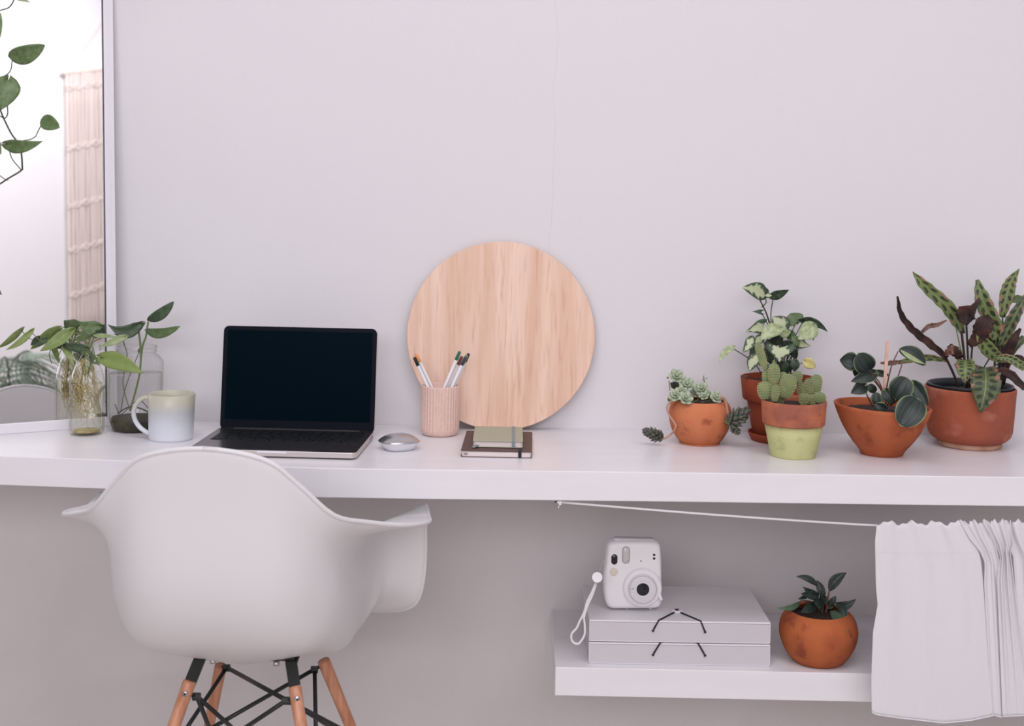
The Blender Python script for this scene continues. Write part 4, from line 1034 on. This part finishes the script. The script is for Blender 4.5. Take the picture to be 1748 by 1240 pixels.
ptube('stem', YF, [(1404, 1045), (1385, 1028), (1366, 1026)], 1.0, m_stemr, pf, seg=6)
ptube('stem', YF, [(1408, 1045), (1418, 1032), (1427, 1028)], 1.0, m_stemr, pf, seg=6)

# ================================================================== BOXES, CAMERA
def filebox(label, z0, H_, corners, gro, button):
    """corners: front-left, front-right, back-right, back-left on the plane z0"""
    fl, fr_, brr, bl2 = corners
    ctr = (fl + fr_ + brr + bl2) / 4; ctr.z = z0
    t_ = thing('file_box', ctr, label, 'box', 'frosted file boxes on the shelf')
    ax = (fr_ - fl).normalized(); ay = V((-ax.y, ax.x, 0)); W = (fr_ - fl).length; D = (bl2 - fl).dot(ay)
    mid = fl + ax * (W / 2) + ay * (D / 2); mid.z = z0
    v, f = prism_g(rrect(W - .001, D, .0025, 3), mid, ax, ay, Z1, 0, H_ - .0035, .0006); bd = obj('body', v, f, m_frost, t_, smooth=False)
    v, f = prism_g(rrect(W, D + .001, .0025, 3), mid, ax, ay, Z1, H_ - .0030, H_, .0008); lidd = obj('lid', v, f, m_frostlid, t_, smooth=False)
    v, f = join([box_g(mid - ay * (D / 2 + .0003) + Z1 * (H_ - .0018), ax, ay, Z1, W / 2 - .002, .0007, .0006), box_g(mid - ay * (D / 2 + .0002) + Z1 * .0012, ax, ay, Z1, W / 2 - .002, .0006, .0005),
                 box_g(mid - ay * (D / 2 + .0001) - ax * (W / 2 - .0012) + Z1 * H_ / 2, ax, ay, Z1, .0006, .0006, H_ / 2 - .002), box_g(mid - ay * (D / 2 + .0001) + ax * (W / 2 - .0012) + Z1 * H_ / 2, ax, ay, Z1, .0006, .0006, H_ / 2 - .002)])
    obj('edge_fold', v, f, m_frame, t_, smooth=False)
    fy = (mid - ay * (D / 2)).y
    def face(px, py): # point on the front face
        d = ray(px, py); q = fl; nn = ay; return CAMP + d * ((q - CAMP).dot(nn) / d.dot(nn)) - ay * .0016
    gp = [face(*q) for q in gro]
    for q in gp:
        v, f = tube_g([q + ay * .002, q - ay * .0008], .0028, 14, 0); obj('grommet', v, f, m_alu, t_)
        v, f = tube_g([q + ay * .0006, q - ay * .0016], .0021, 12, 0); obj('cord_knot', v, f, m_blk, t_)
    return t_, mid, ax, ay, W, D, face, gp
def top_pt(px, py, z): return at_z(px, py, z)
f1 = at_z(1004.5, 1133.3, SH); f2 = at_z(1314.5, 1138, SH); dep = .205
ax = (f2 - f1).normalized(); ay = V((-ax.y, ax.x, 0))
Hb = .0385
q1 = [f1, f2, f2 + ay * dep, f1 + ay * dep]
t1, mid, ax, ay, W, D, face, gp = filebox('lower frosted white plastic file box lying on the shelf', SH, Hb, q1, [(1114.6, 1117.5), (1203.2, 1118.7)], False)
for q, ed in ((gp[0], (1126, 1096.5)), (gp[1], (1191.5, 1098.5))):
    e_ = at_z(ed[0], ed[1], SH + Hb) ; e_ = e_ + ay * ((f1 - e_).dot(ay) - .0012)
    tube('elastic_cord', [q, e_ + Z1 * .0005, e_ + ay * .006 + Z1 * .0008 + ax * (.006 if ed[0] < 1150 else -.006)], .0015, m_blk, t1, sm=0, seg=7)
SH2 = SH + Hb + .0015
t2, mid2, ax, ay, W, D, face, gp = filebox('upper frosted white plastic file box, with the camera on its lid', SH2, Hb, q1, [(1114.6, 1076.3), (1203.2, 1078.6)], True)
zt2 = SH2 + Hb
btn = at_z(1155.5, 1043, zt2 + .002)
for q, ed in ((gp[0], (1122.5, 1055.5)), (gp[1], (1194.5, 1058))):
    e_ = at_z(ed[0], ed[1] - 1, zt2 + .001); 
    e_ = e_ + ay * ((f1 - e_).dot(ay) - .0008)
    tube('elastic_cord', [q, V((e_.x, e_.y, zt2 + .001)), V((btn.x, btn.y, zt2 + .0016))], .0015, m_blk, t2, sm=0, seg=7)
lathe('closing_button', (btn.x, btn.y), [(0, zt2 + .0002), (.0108, zt2 + .0002), (.0112, zt2 + .0022), (.0095, zt2 + .0032), (0, zt2 + .0034)], m_frame, t2, seg=28)
lathe('eyelet', (btn.x, btn.y), [(0, zt2 + .003), (.0038, zt2 + .003), (.0036, zt2 + .0045), (.002, zt2 + .0048), (0, zt2 + .0042)], m_black, t2, seg=20)

# ---- instant camera standing on the upper box
YK = at_z(1082, 1041, zt2).y - .0; kK = mpp(YK)
ck = at_z(1081, 1039, zt2)
m_cambody = mat('white_camera_plastic', (.88, .875, .89, 1), .4); m_camring = mat('grey_white_ring', (.74, .74, .76, 1), .4)
ik = thing('instant_camera', V((ck.x, ck.y, zt2)), 'rounded white instant camera standing upright on the upper file box', 'camera')
cyf = ck.y - .018  # front face depth
def kp(px, py, dy=0): return at_y(px, py, cyf + dy)
outl = [(1046, 926.5), (1060, 925.5), (1100, 925.5), (1118, 926.5), (1126, 931), (1128.5, 941), (1129.5, 965), (1130, 1000), (1130, 1022), (1128.5, 1034), (1122, 1040), (1100, 1041), (1070, 1041), (1046, 1041), (1037, 1036), (1032.5, 1024), (1030.5, 1000), (1031, 985), (1034, 962), (1036, 942), (1038.5, 931)]
O3 = cm([(*p_, 0) for p_ in outl] + [(*outl[0], 0)], 4)[:-1]
cxk, cyk = 1081, 984
def ringk(dy, sc_, push=0):
    r_ = []
    for p_ in O3:
        x = cxk + (p_.x - cxk) * sc_; y = cyk + (p_.y - cyk) * sc_
        q = kp(x, y); q = V((q.x, cyf + dy, max(q.z, zt2 + .0008))); r_.append(q)
    return r_
v, f = rings_g([ringk(-.0005, .86), ringk(0, .92), ringk(.003, .975), ringk(.008, 1.0), ringk(.034, 1.0), ringk(.041, .975), ringk(.045, .93)]); body = obj('body', v, f, m_cambody, ik)
def disc(name, px, py, rpx, y0, y1, mt, parent, bev=.0015, seg=40, inner=0):
    c = kp(px, py); R = rpx * kK; rr = []
    prof = [(R, y0), (R, y1 + bev), (R - bev * .4, y1 + bev * .3), (R - bev, y1)]
    if inner: prof += [(inner * kK + bev, y1), (inner * kK, y1 + bev), (inner * kK, y1 + .004)]
    for r_, yv in prof: rr.append([V((c.x + r_ * math.cos(2 * PI * i / seg), cyf + yv, c.z + r_ * math.sin(2 * PI * i / seg))) for i in range(seg)])
    v, f = rings_g(rr, True, not inner); return obj(name, v, f, mt, parent)
disc('lens_housing', 1096.5, 1003.5, 33, .004, -.006, m_cambody, ik, bev=.004)
disc('lens_ring', 1096.5, 1003.5, 24.5, 0, -.013, m_cambody, ik, bev=.0015, inner=22)
disc('lens_plate', 1096.5, 1003.5, 22.3, 0, -.0115, m_camring, ik, bev=.001)
disc('lens_bezel', 1096.5, 1003.5, 12.8, 0, -.0135, m_cambody, ik, bev=.001, inner=10.8)
disc('lens', 1096.5, 1003.5, 10.7, 0, -.0125, mat('lens_black', S(12, 18, 28), .12), ik, bev=.001)
def pill(name, px, py, w_, h_, y1, mt, parent, r=None):
    c = kp(px, py); c.y = cyf
    v, f = prism_g(rrect(w_ * kK, h_ * kK, (r or w_ / 2 - .3) * kK), c, X1, Z1, -Y1, -.002, y1, .0006); return obj(name, v, f, mt, parent)
pill('viewfinder', 1048.7, 955.4, 10.5, 17.5, .0012, mat('viewfinder_black', S(10, 14, 22), .15), ik)
pill('flash_surround', 1068.6, 948, 14, 30.5, .0006, mat('flash_surround', S(150, 146, 144), .4), ik)
pill('flash', 1068.6, 948, 11.5, 27.5, .0014, mat('flash_window', S(206, 202, 200), .1), ik)
pill('flash_tube', 1068.6, 957, 9, 3, .0020, m_silver, ik, r=1)
for y in (947.6, 953.8): disc('sensor', 1116.6, y, 2.2, 0, -.0008, m_black, ik, bev=.0003, seg=14)
pill('sensor_slot', 1094, 958.2, 3.6, 2, .0008, m_black, ik, r=.9)
disc('shutter_button', 1047.8, 976.7, 7.4, 0, -.0016, mat('cream_button', S(222, 216, 204), .4), ik, seg=28)
pill('distance_window', 1078.5, 1003.5, 7.5, 10, .0122, m_camring, ik, r=1.5)
pill('distance_window_glass', 1078.5, 1001.5, 5, 4, .0126, m_silver, ik, r=1)
c = kp(1126.5, 1018); c.y = cyf + .002
v, f = prism_g(rrect(.0052, .0130, .0025), c, V((.9, 0, .42)).normalized(), V((-.42, 0, .9)).normalized(), -Y1, -.004, .010, .001); obj('lens_lever', v, f, m_cambody, ik)
v, f = prism_g(rrect(.075 * 1.0, .020, .006), V((kp(1083, 925).x, cyf + .022, kp(1083, 925.5).z)), X1, Y1, Z1, -.002, .0012, .0008); obj('top_plate', v, f, m_camring, ik)
for x in (1071, 1112):
    q = kp(x, 1041); v, f = prism_g(rrect(.006, .012, .002), V((q.x, cyf + .02, zt2)), X1, Y1, Z1, 0.0001, .002); obj('foot', v, f, m_cambody, ik)
# wrist strap hanging over the edge of the box
YS = min(cyf, f1.y) - .006
st = [at_y(1036, 952, cyf + .012), at_y(1028, 962, cyf + .0), at_y(1024, 975, YS)]
tube('strap_thread', st, .0004, m_strapw, ik, seg=5)
v, f = tube_g([at_y(1019.5, 986, YS + .0035), at_y(1019.5, 986, YS - .0035)], 8.7 * mpp(YS), 32, 0); obj('strap_bead', v, f, m_cambody, ik, smooth=False)
lp1 = [(1018, 993), (1010, 1012), (1002, 1028), (997, 1046), (989, 1062), (984, 1073), (976, 1082), (975.5, 1092), (980, 1098), (987, 1099.5), (993, 1093), (998, 1083), (998, 1066), (997, 1054), (1003, 1034), (1012, 1014), (1018, 995)]
tube('wrist_strap', [at_y(x, y, YS) for x, y in lp1], 2.0 * mpp(YS), m_strapw, ik, seg=7, sm=4)

# ================================================================== CORD AND CURTAIN
cy0 = deskY(950) + .006
YCU = SHY - .045
kn = at_y(955, 857.5, cy0); kn.z = min(kn.z, DESK - TH - .004)
cA_ = [kn, at_y(1230, 880, (cy0 + YCU) / 2), at_y(1497, 897.5, YCU), at_y(1600, 899, YCU), at_y(1775, 901, YCU)]
cd = thing('white_string', kn, 'thin white cord strung from under the desk to hold the curtain', 'cord')
tube('cord', cA_, 1.9 * mpp(YCU), m_strapw, cd, seg=8, sm=5)
g = []
for i, (a, b_, r_) in enumerate(((0, 0, 3), (2, 2, 2.4), (-2, 2, 2.2), (1, -2, 2.2))):
    c = kn + V((a * .0011, -.001 * i, b_ * .0009 - .001)); g.append(lathe_g(c, [(0, c.z - r_ * .001), (r_ * .0011, c.z - r_ * .0005), (r_ * .0011, c.z + r_ * .0005), (0, c.z + r_ * .001)], 10))
g.append(tube_g([kn, kn + V((-.001, -.003, -.006)), kn + V((-.002, -.004, -.010))], .0007, 5, 3))
v, f = join(g); obj('knot', v, f, m_strapw, cd)
tube('hook', [kn + V((-.008, .001, 0)), kn + V((-.004, 0, .001)), kn + V((-.003, 0, .0065))], .0012, m_black, cd, seg=6)

cu = thing('curtain', at_y(1600, 899, YCU), 'short white linen curtain gathered on a cord under the desk at the right', 'curtain')
def interp(tab, t):
    for (a, va), (b_, vb) in zip(tab, tab[1:]):
        if a <= t <= b_: return va + (vb - va) * (t - a) / (b_ - a)
    return tab[-1][1] if t > tab[-1][0] else tab[0][1]
def panel(left, right, bot, Yoff, folds, amp, top=893, nu=60, nvv=44, seed=1, name='panel'):
    """left/right: (py, px) tables of the side edges; bot: (u, py) table of the lower hem"""
    rg = random.Random(seed); phs = [rg.uniform(0, 6) for _ in range(6)]
    vs_, fs = [], []
    for j in range(nvv + 1):
        t = j / nvv
        for i in range(nu + 1):
            u = i / nu
            yb = interp(bot, u); yt = top + 3.2 * math.sin(u * folds * 2 * PI * 1.3 + phs[0]) + 1.8 * math.sin(u * folds * 2 * PI * 3.1 + phs[1])
            if j <= 6: py = yt + (936 - yt) * (j / 6)
            else: py = 936 + (yb - 936) * ((j - 6) / (nvv - 6))
            xl = interp(left, py); xr = interp(right, py)
            px = xl + (xr - xl) * u
            pinch = math.exp(-((py - 899) / 16) ** 2)
            th_ = 1 - min(1, max(0, (py - 905) / 300))
            a = amp * (.25 + .75 * th_) if amp < .01 else amp
            yd = a * math.sin(u * folds * 2 * PI + phs[2]) + .35 * a * math.sin(u * folds * 4.3 * PI + phs[3] + py * .004)
            yd += .0012 * pinch * math.sin(u * folds * 13 + phs[4])
            if abs(j - 7) < 1 and False: pass
            P_ = at_y(px, py, YCU - .011 + Yoff + yd * (1 - .3 * pinch))
            vs_.append(P_)
    for j in range(nvv):
        for i in range(nu):
            a = j * (nu + 1) + i; fs.append((a, a + 1, a + nu + 2, a + nu + 1))
    o_ = obj(name, vs_, fs, m_linen, cu, mods=[('solid', .0009)])
    # stitched hems: doubled cloth down the side and along the bottom
    gs = []
    row = [vs_[nvv * (nu + 1) + i] - Y1 * .0015 + Z1 * .002 for i in range(nu + 1)]
    gs.append(tube_g(row, .0012, 6, 0))
    v, f = join(gs); obj('hem', v, f, m_linen, o_)
    row = [vs_[7 * (nu + 1) + i] - Y1 * .0002 for i in range(nu + 1)]
    v, f = tube_g(row, .0007, 5, 0); obj('header_seam', v, f, m_linen, o_)
    return o_
panel([(890, 1497), (925, 1493.5), (1000, 1495), (1033, 1498), (1080, 1490), (1162, 1487), (1215, 1488), (1240, 1490)],
      [(890, 1648), (930, 1668), (960, 1675), (1050, 1684), (1150, 1690), (1240, 1698)], [(0, 1218), (.04, 1222), (.2, 1227), (.58, 1236), (.8, 1232), (1, 1223)], 0, 3, .0022, seed=4, nu=90)
panel([(890, 1638), (920, 1655), (940, 1672), (960, 1681), (1000, 1680), (1240, 1694)], [(890, 1690), (930, 1700), (960, 1706), (1010, 1712), (1240, 1725)], [(0, 1222), (.5, 1226), (1, 1222)], .002, 2, .0035, top=891, seed=5, nu=40)
panel([(890, 1676), (930, 1699), (950, 1707), (990, 1702), (1240, 1712)], [(890, 1725), (930, 1730), (945, 1724), (970, 1728), (1240, 1760)], [(0, 1225), (1, 1223)], -.004, 2.4, .005, top=890.5, seed=9, nu=40)
panel([(890, 1706), (925, 1717), (950, 1730), (1000, 1733), (1240, 1745)], [(890, 1800), (1240, 1830)], [(0, 1223), (1, 1224)], .001, 3, .005, top=891, seed=11, nu=50)

# ================================================================== CHAIR
PH = math.radians(2.6)
cxp, cyp = V((math.cos(PH), -math.sin(PH), 0)), V((math.sin(PH), math.cos(PH), 0))   # chair's right, chair's forward
CH = V((-.450, -.46, 0)); SB = .43   # centre of the seat, lowest point of the shell
ch = thing('armchair', V((CH.x, CH.y, 0)), 'white moulded plastic armchair with wooden dowel legs pulled up to the desk', 'chair')
def cl(x, y, z): return CH + cxp * x + cyp * y + Z1 * (SB + z)
# half rim from the back centre round the right arm to the front of the seat: (x, y, z), plus rings inside
rim  = [(0, -.262, .411), (.09, -.256, .396), (.14, -.236, .357), (.19, -.205, .305), (.234, -.15, .282), (.277, -.085, .262), (.303, 0, .246), (.296, .07, .238), (.284, .118, .246), (.283, .140, .15), (.276, .150, .088), (.258, .166, .053), (.21, .195, .033), (.12, .235, .02), (0, .25, .012)]
wall = [(0, -.250, .33), (.085, -.246, .32), (.13, -.228, .29), (.165, -.19, .25), (.19, -.14, .24), (.202, -.075, .232), (.208, 0, .225), (.214, .06, .218), (.225, .10, .20), (.232, .120, .14), (.230, .130, .10), (.22, .15, .07), (.182, .17, .042), (.11, .195, .018), (0, .21, .01)]
mid_ = [(0, -.235, .19), (.08, -.23, .185), (.125, -.21, .175), (.155, -.175, .16), (.178, -.13, .14), (.190, -.07, .125), (.196, 0, .12), (.20, .05, .115), (.205, .085, .105), (.208, .105, .08), (.198, .115, .062), (.18, .128, .048), (.145, .145, .03), (.09, .165, .015), (0, .175, .008)]
low  = [(0, -.195, .110), (.07, -.191, .107), (.11, -.173, .098), (.138, -.143, .086), (.150, -.105, .074), (.162, -.056, .058), (.172, 0, .038), (.173, .042, .034), (.170, .07, .03), (.164, .088, .024), (.154, .098, .02), (.138, .108, .015), (.11, .12, .01), (.07, .135, .006), (0, .14, .005)]
bot_ = [(x * .56, y * .56 - .004, z * .45 + .004) for x, y, z in low]
rings = []
def fullring(h):
    full = [V(p_) for p_ in h] + [V((-x * (.88 if i_ > 7 else 1), y, z)) for i_, (x, y, z) in enumerate(h[1:-1])][::-1]
    n0 = len(full); ext_ = full[-2:] + full + full[:3]; P = cm(ext_, 4)
    return P[8:8 + 4 * n0]
sx_ = lambda h, k_3: [(x * k_3, y, z) for x, y, z in h]
rim[2:5] = sx_(rim[2:5], .97)
RR = [fullring(h) for h in (bot_, sx_(low, .98), sx_(mid_, .965), sx_(wall, .965), rim)]
N_ = len(RR[0]); vs_ = []; cols = []
for i in range(N_):
    c0 = V((0, -.01, .006)); cols.append(cm([c0] + [r_[i] for r_ in RR], 5))
M_ = len(cols[0])
vs_ = [cl(0, -.01, .006)]
for m_i in range(1, M_):
    for i in range(N_): q = cols[i][m_i]; vs_.append(cl(q.x, q.y, q.z))
fs = [(0, 1 + i, 1 + (i + 1) % N_) for i in range(N_)]
for m_i in range(M_ - 2):
    for i in range(N_):
        a = 1 + m_i * N_ + i; b_ = 1 + m_i * N_ + (i + 1) % N_
        fs.append((a, a + N_, b_ + N_, b_))
obj('seat_shell', vs_, fs, m_chair, ch, mods=[('solid', .0055), ('sub', 1)])
top_rim = [cl(c_[-1].x, c_[-1].y, c_[-1].z) for c_ in cols]; top_rim += top_rim[:2]
obj('rim_bead', *tube_g(top_rim, .0038, 8, 0), m_chair, ch)

# legs: (top pixel, Y), (pixel at the picture's foot, Y)
def legline(p0, Y0, p1, Y1_):
    a = at_y(*p0, Y0); b_ = at_y(*p1, Y1_); d = b_ - a; return a, a + d * (a.z / -d.z)
Yn, Yf = -.70, -.50
legs = {'nl': ((324, 1163), -.585, (297, 1240), -.605, 11.5), 'nr': ((503, 1172), -.60, (514, 1240), -.62, 11), 'fr': ((552, 1128), -.375, (598, 1240), -.355, 11), 'fl': ((377, 1136), -.35, (357, 1240), -.335, 10.5)}
LG = {}
for nm, (p0, Y0, p1, Yq, rp) in legs.items():
    a, b_ = legline(p0, Y0, p1, Yq); LG[nm] = (a, b_)
    d = (b_ - a).normalized(); r_ = rp * mpp(Y0)
    v, f = tube_g([a, a + d * .004, a + d * .05, b_ - d * .02, b_], r_, 20, 0)
    # taper towards foot
    nseg = 20; L = (b_ - a).length
    for i, q in enumerate(v):
        t = (q - a).dot(d) / L; c_ = a + d * (t * L); s_ = (.93 if t < .002 else 1) * (1 - .42 * t); v[i] = c_ + (q - c_) * s_
    lg = obj('leg', v, f, m_legwood, ch)
    # screw facing out
    out_ = (a - V((CH.x, CH.y, a.z))); out_.z = 0; out_.normalize(); sd = (CAMP - a); sd.z = 0; sd.normalize()
    if nm in ('nl', 'nr'):
        sdir = (sd + out_ * .35).normalized(); pp_ = a + d * (.016)
        v, f = tube_g([pp_ + sdir * (r_ * .8), pp_ + sdir * (r_ + .001)], .0048, 16, 0); obj('screw', v, f, m_screw, lg)
        v, f = tube_g([pp_ + sdir * (r_ + .0008), pp_ + sdir * (r_ + .0013)], .0022, 6, 0); obj('screw_socket', v, f, m_black, lg)
# metal brackets from the shell to the leg tops
def bracket(p_top, Yt, nm, w_=.020):
    a, b_ = LG[nm]; d = (b_ - a).normalized(); t_ = at_y(*p_top, Yt); mid = a + d * .03
    side = X1
    vs_ = []
    for q in (t_ + V((0, .03, .004)), t_ , mid): 
        for s_ in (-1, 1): vs_.append(q + side * (w_ / 2 * s_))
    return obj('bracket', vs_, [(0, 1, 3, 2), (2, 3, 5, 4)], m_black, ch, smooth=False, mods=[('solid', .004)])
bracket((340, 1128), -.555, 'nl', .019); bracket((497, 1132), -.565, 'nr', .019)

# under-seat cross plate and nuts
for yy_, zz_ in ((-.085, .046), (.075, .01)):
    v, f = box_g(cl(.02, yy_, zz_), cxp, cyp, Z1, .085, .011, .003); obj('seat_mount', v, f, m_black, ch, smooth=False)
jA, jB = at_y(387, 1140, -.36), at_y(537, 1143, -.38)
jC, jD = at_y(336, 1189, -.575), at_y(489, 1196, -.59)
def ext(p0, px, py, Yq, t=1.0):
    q = at_y(px, py, Yq); return p0 + (q - p0) * t
def wire(p0, p1): tube('brace_rod', [p0, p1], .0036, m_black, ch, sm=0, seg=8)
low_c = {}
def foot_pt(nm, z): a, b_ = LG[nm]; return a + (b_ - a) * ((a.z - z) / (a.z - b_.z))
wire(jA, jD); wire(jB, ext(jB, 369, 1239, -.50, 1.12)); wire(jA, ext(jA, 321, 1240, -.47, 1.3)); wire(jB, ext(jB, 539, 1240, -.47, 1.3))
wire(jC, ext(jC, 393, 1240, -.48, 1.6)); wire(jC, ext(jC, 356, 1240, -.53, 1.6)); wire(jD, ext(jD, 423, 1240, -.55, 1.6)); wire(jD, ext(jD, 573, 1240, -.50, 1.3)); wire(at_y(521, 1214, -.57), at_y(575, 1248, -.50))
for j in (jA, jB, jC, jD):
    v, f = tube_g([j + V((-.006, -.002, 0)), j + V((.006, -.002, 0))], .0062, 6, 0); obj('nut', v, f, m_black, ch, smooth=False)
for nm, j in (('fl', jA), ('fr', jB), ('nl', jC), ('nr', jD)):
    a, b_ = LG[nm]; d = (b_ - a).normalized(); q = a + d * max(.004, (j - a).dot(d)); 
    tube('bolt', [j, q], .003, m_black, ch, sm=0, seg=6)
for x, y, Yq in ((363, 1132, -.53), (472, 1136, -.54)):
    q = at_y(x, y, Yq); v, f = tube_g([q, q + Z1 * .006], .0055, 12, 0); obj('screw_head', v, f, m_screw, ch)

# ================================================================== HANGING VINE
YV = -.62
vn = thing('hanging_vine', at_y(-40, -60, YV), 'trailing green heart-leaved vine hanging at the upper left edge', 'plant')
for bx, by, tx, ty, ww, mm, ac, sh in ((14, 96, 77, 77, 34, g_pothos, .08, 'oval'), (-12, 20, 0, 66, 24, g_pothos, 0, 'heart'), (24, -6, 52, 4, 9, g_pale, 0, 'heart'), (14, 138, 2, 188, 46, g_pothos, 0, 'heart'),
                                   (70, 204, 102, 218, 28, g_pothos, .0, 'oval'), (13, 245, 73, 241, 24, g_pothos, .1, 'heart'), (-14, 240, 2, 264, 22, g_pothos, 0, 'heart'), (-10, 490, 3, 504, 10, g_pothosd, 0, 'heart')):
    pleaf(vn, YV, bx, by, tx, ty, ww, mm, sh, dy=(0, -.015), arc=ac, fold=.2)
for pts, r in (([(-30, 28), (0, 18), (16, 12), (25, -4), (30, -30)], 1.2), ([(-30, 150), (0, 134), (17, 122), (21, 102)], 1.0), ([(-30, 120), (-8, 160), (0, 187), (18, 226), (34, 250), (38, 284), (35, 292), (12, 306), (0, 314), (-30, 330)], 1.5),
               ([(61, 233), (66, 222), (71, 213)], .9), ([(40, 240), (52, 238), (61, 233)], .9), ([(15, 248), (20, 270), (36, 290)], .9), ([(0, 198), (8, 202), (13, 194), (12, 174)], 1.1), ([(0, 300), (8, 306), (14, 308)], .8), ([(-20, 440), (-12, 470), (-9, 490)], 1.0), ([(-30, 330), (-24, 400), (-20, 440)], 1.3), ([(-30, -60), (-30, 28), (-32, 120)], 1.6), ([(-20, 230), (-16, 236), (-14, 241)], 1.0), ([(-32, 10), (-20, 12), (-12, 20)], 1.0)):
    ptube('stem', YV, pts, r, m_stemd, vn, seg=6)
hk = at_y(-30, -60, YV)
tube('stem', [hk, V((hk.x, hk.y, 1.75)), V((hk.x - .05, hk.y, 1.80))], .0018, m_stemd, vn, seg=6)
# its pot hangs out of the picture, up to the left
hc_ = V((hk.x - .09, hk.y, 1.70))
lathe('hanging_pot', hc_, [(0, 1.68), (.05, 1.68), (.075, 1.74), (.08, 1.80), (.075, 1.80), (.07, 1.74), (0, 1.70)], m_frame, vn)
lathe('soil', hc_, [(0, 1.79), (.073, 1.785), (.07, 1.78), (0, 1.78)], m_soil, vn)
for a in (0, 2.09, 4.19):
    tube('hanger_string', [hc_ + V((.078 * math.cos(a), .078 * math.sin(a), .10)), V((hc_.x, hc_.y, 2.3)), V((hc_.x, hc_.y, 3.599))], .0012, m_strapw, vn, sm=0, seg=5)

# ================================================================== PALM IN THE ROOM (seen in the mirror)
def refl(px, py, dist):
    P, d = mray(px, py); return P + d * dist
hub = refl(-10, 700, 2.7)
base = V((hub.x, hub.y, 0))
print('palm hub', hub)
pm = thing('potted_palm', base, 'green feathery palm standing in the room, blurred in the mirror', 'plant')
lathe('pot', base, [(0, 0), (.13, 0), (.17, .3), (.175, .34), (.165, .34), (.155, .3), (0, .28)], mat('basket', S(190, 180, 175), .8), pm)
lathe('soil', base, [(0, .30), (.155, .30), (.15, .29), (0, .29)], m_soil, pm)
g_palm = leafmat('palm_leaflet', S(120, 138, 116), S(150, 164, 146))
tops = [refl(10, 610, 2.5), refl(-70, 620, 2.4), refl(50, 600, 2.8), refl(-30, 670, 2.3), refl(30, 650, 2.5)]
for i, tp in enumerate(tops):
    st_ = base + V((random.uniform(-.03, .03), random.uniform(-.03, .03), .3))
    crown = V((base.x + (tp.x - base.x) * .3, base.y + (tp.y - base.y) * .3, tp.z * .86))
    endp = tp + V(((tp.x - base.x) * .5, (tp.y - base.y) * .5, -.18))
    pts = cm([st_, crown, tp, endp], 10)
    fo = tube('frond', pts, .0035, m_stemd, pm, sm=0, seg=5)
    gs = []
    half = len(pts) // 3
    for j in range(half, len(pts)):
        for s_ in (-1, 1):
            t = (pts[min(j + 1, len(pts) - 1)] - pts[j - 1]).normalized(); sd = t.cross(Z1).normalized() * s_
            d = (sd * .8 + t * .55 - Z1 * .35).normalized(); L = .26 * (1 - .6 * abs(j - half * 1.9) / len(pts))
            q = pts[j]; wv = .007; n_ = d.cross(t).normalized(); tt = d.cross(n_).normalized()
            e_ = q + d * L - Z1 * .07
            gs.append(([q - tt * wv * .3, q + tt * wv * .3, q + d * L * .5 + tt * wv, q + d * L * .5 - tt * wv, e_], [(0, 1, 2, 3), (3, 2, 4)]))
    v, f = join(gs); obj('leaflets', v, f, g_palm, fo, mods=[('solid', .0006)], uv=[(0, 0)] * len(v))
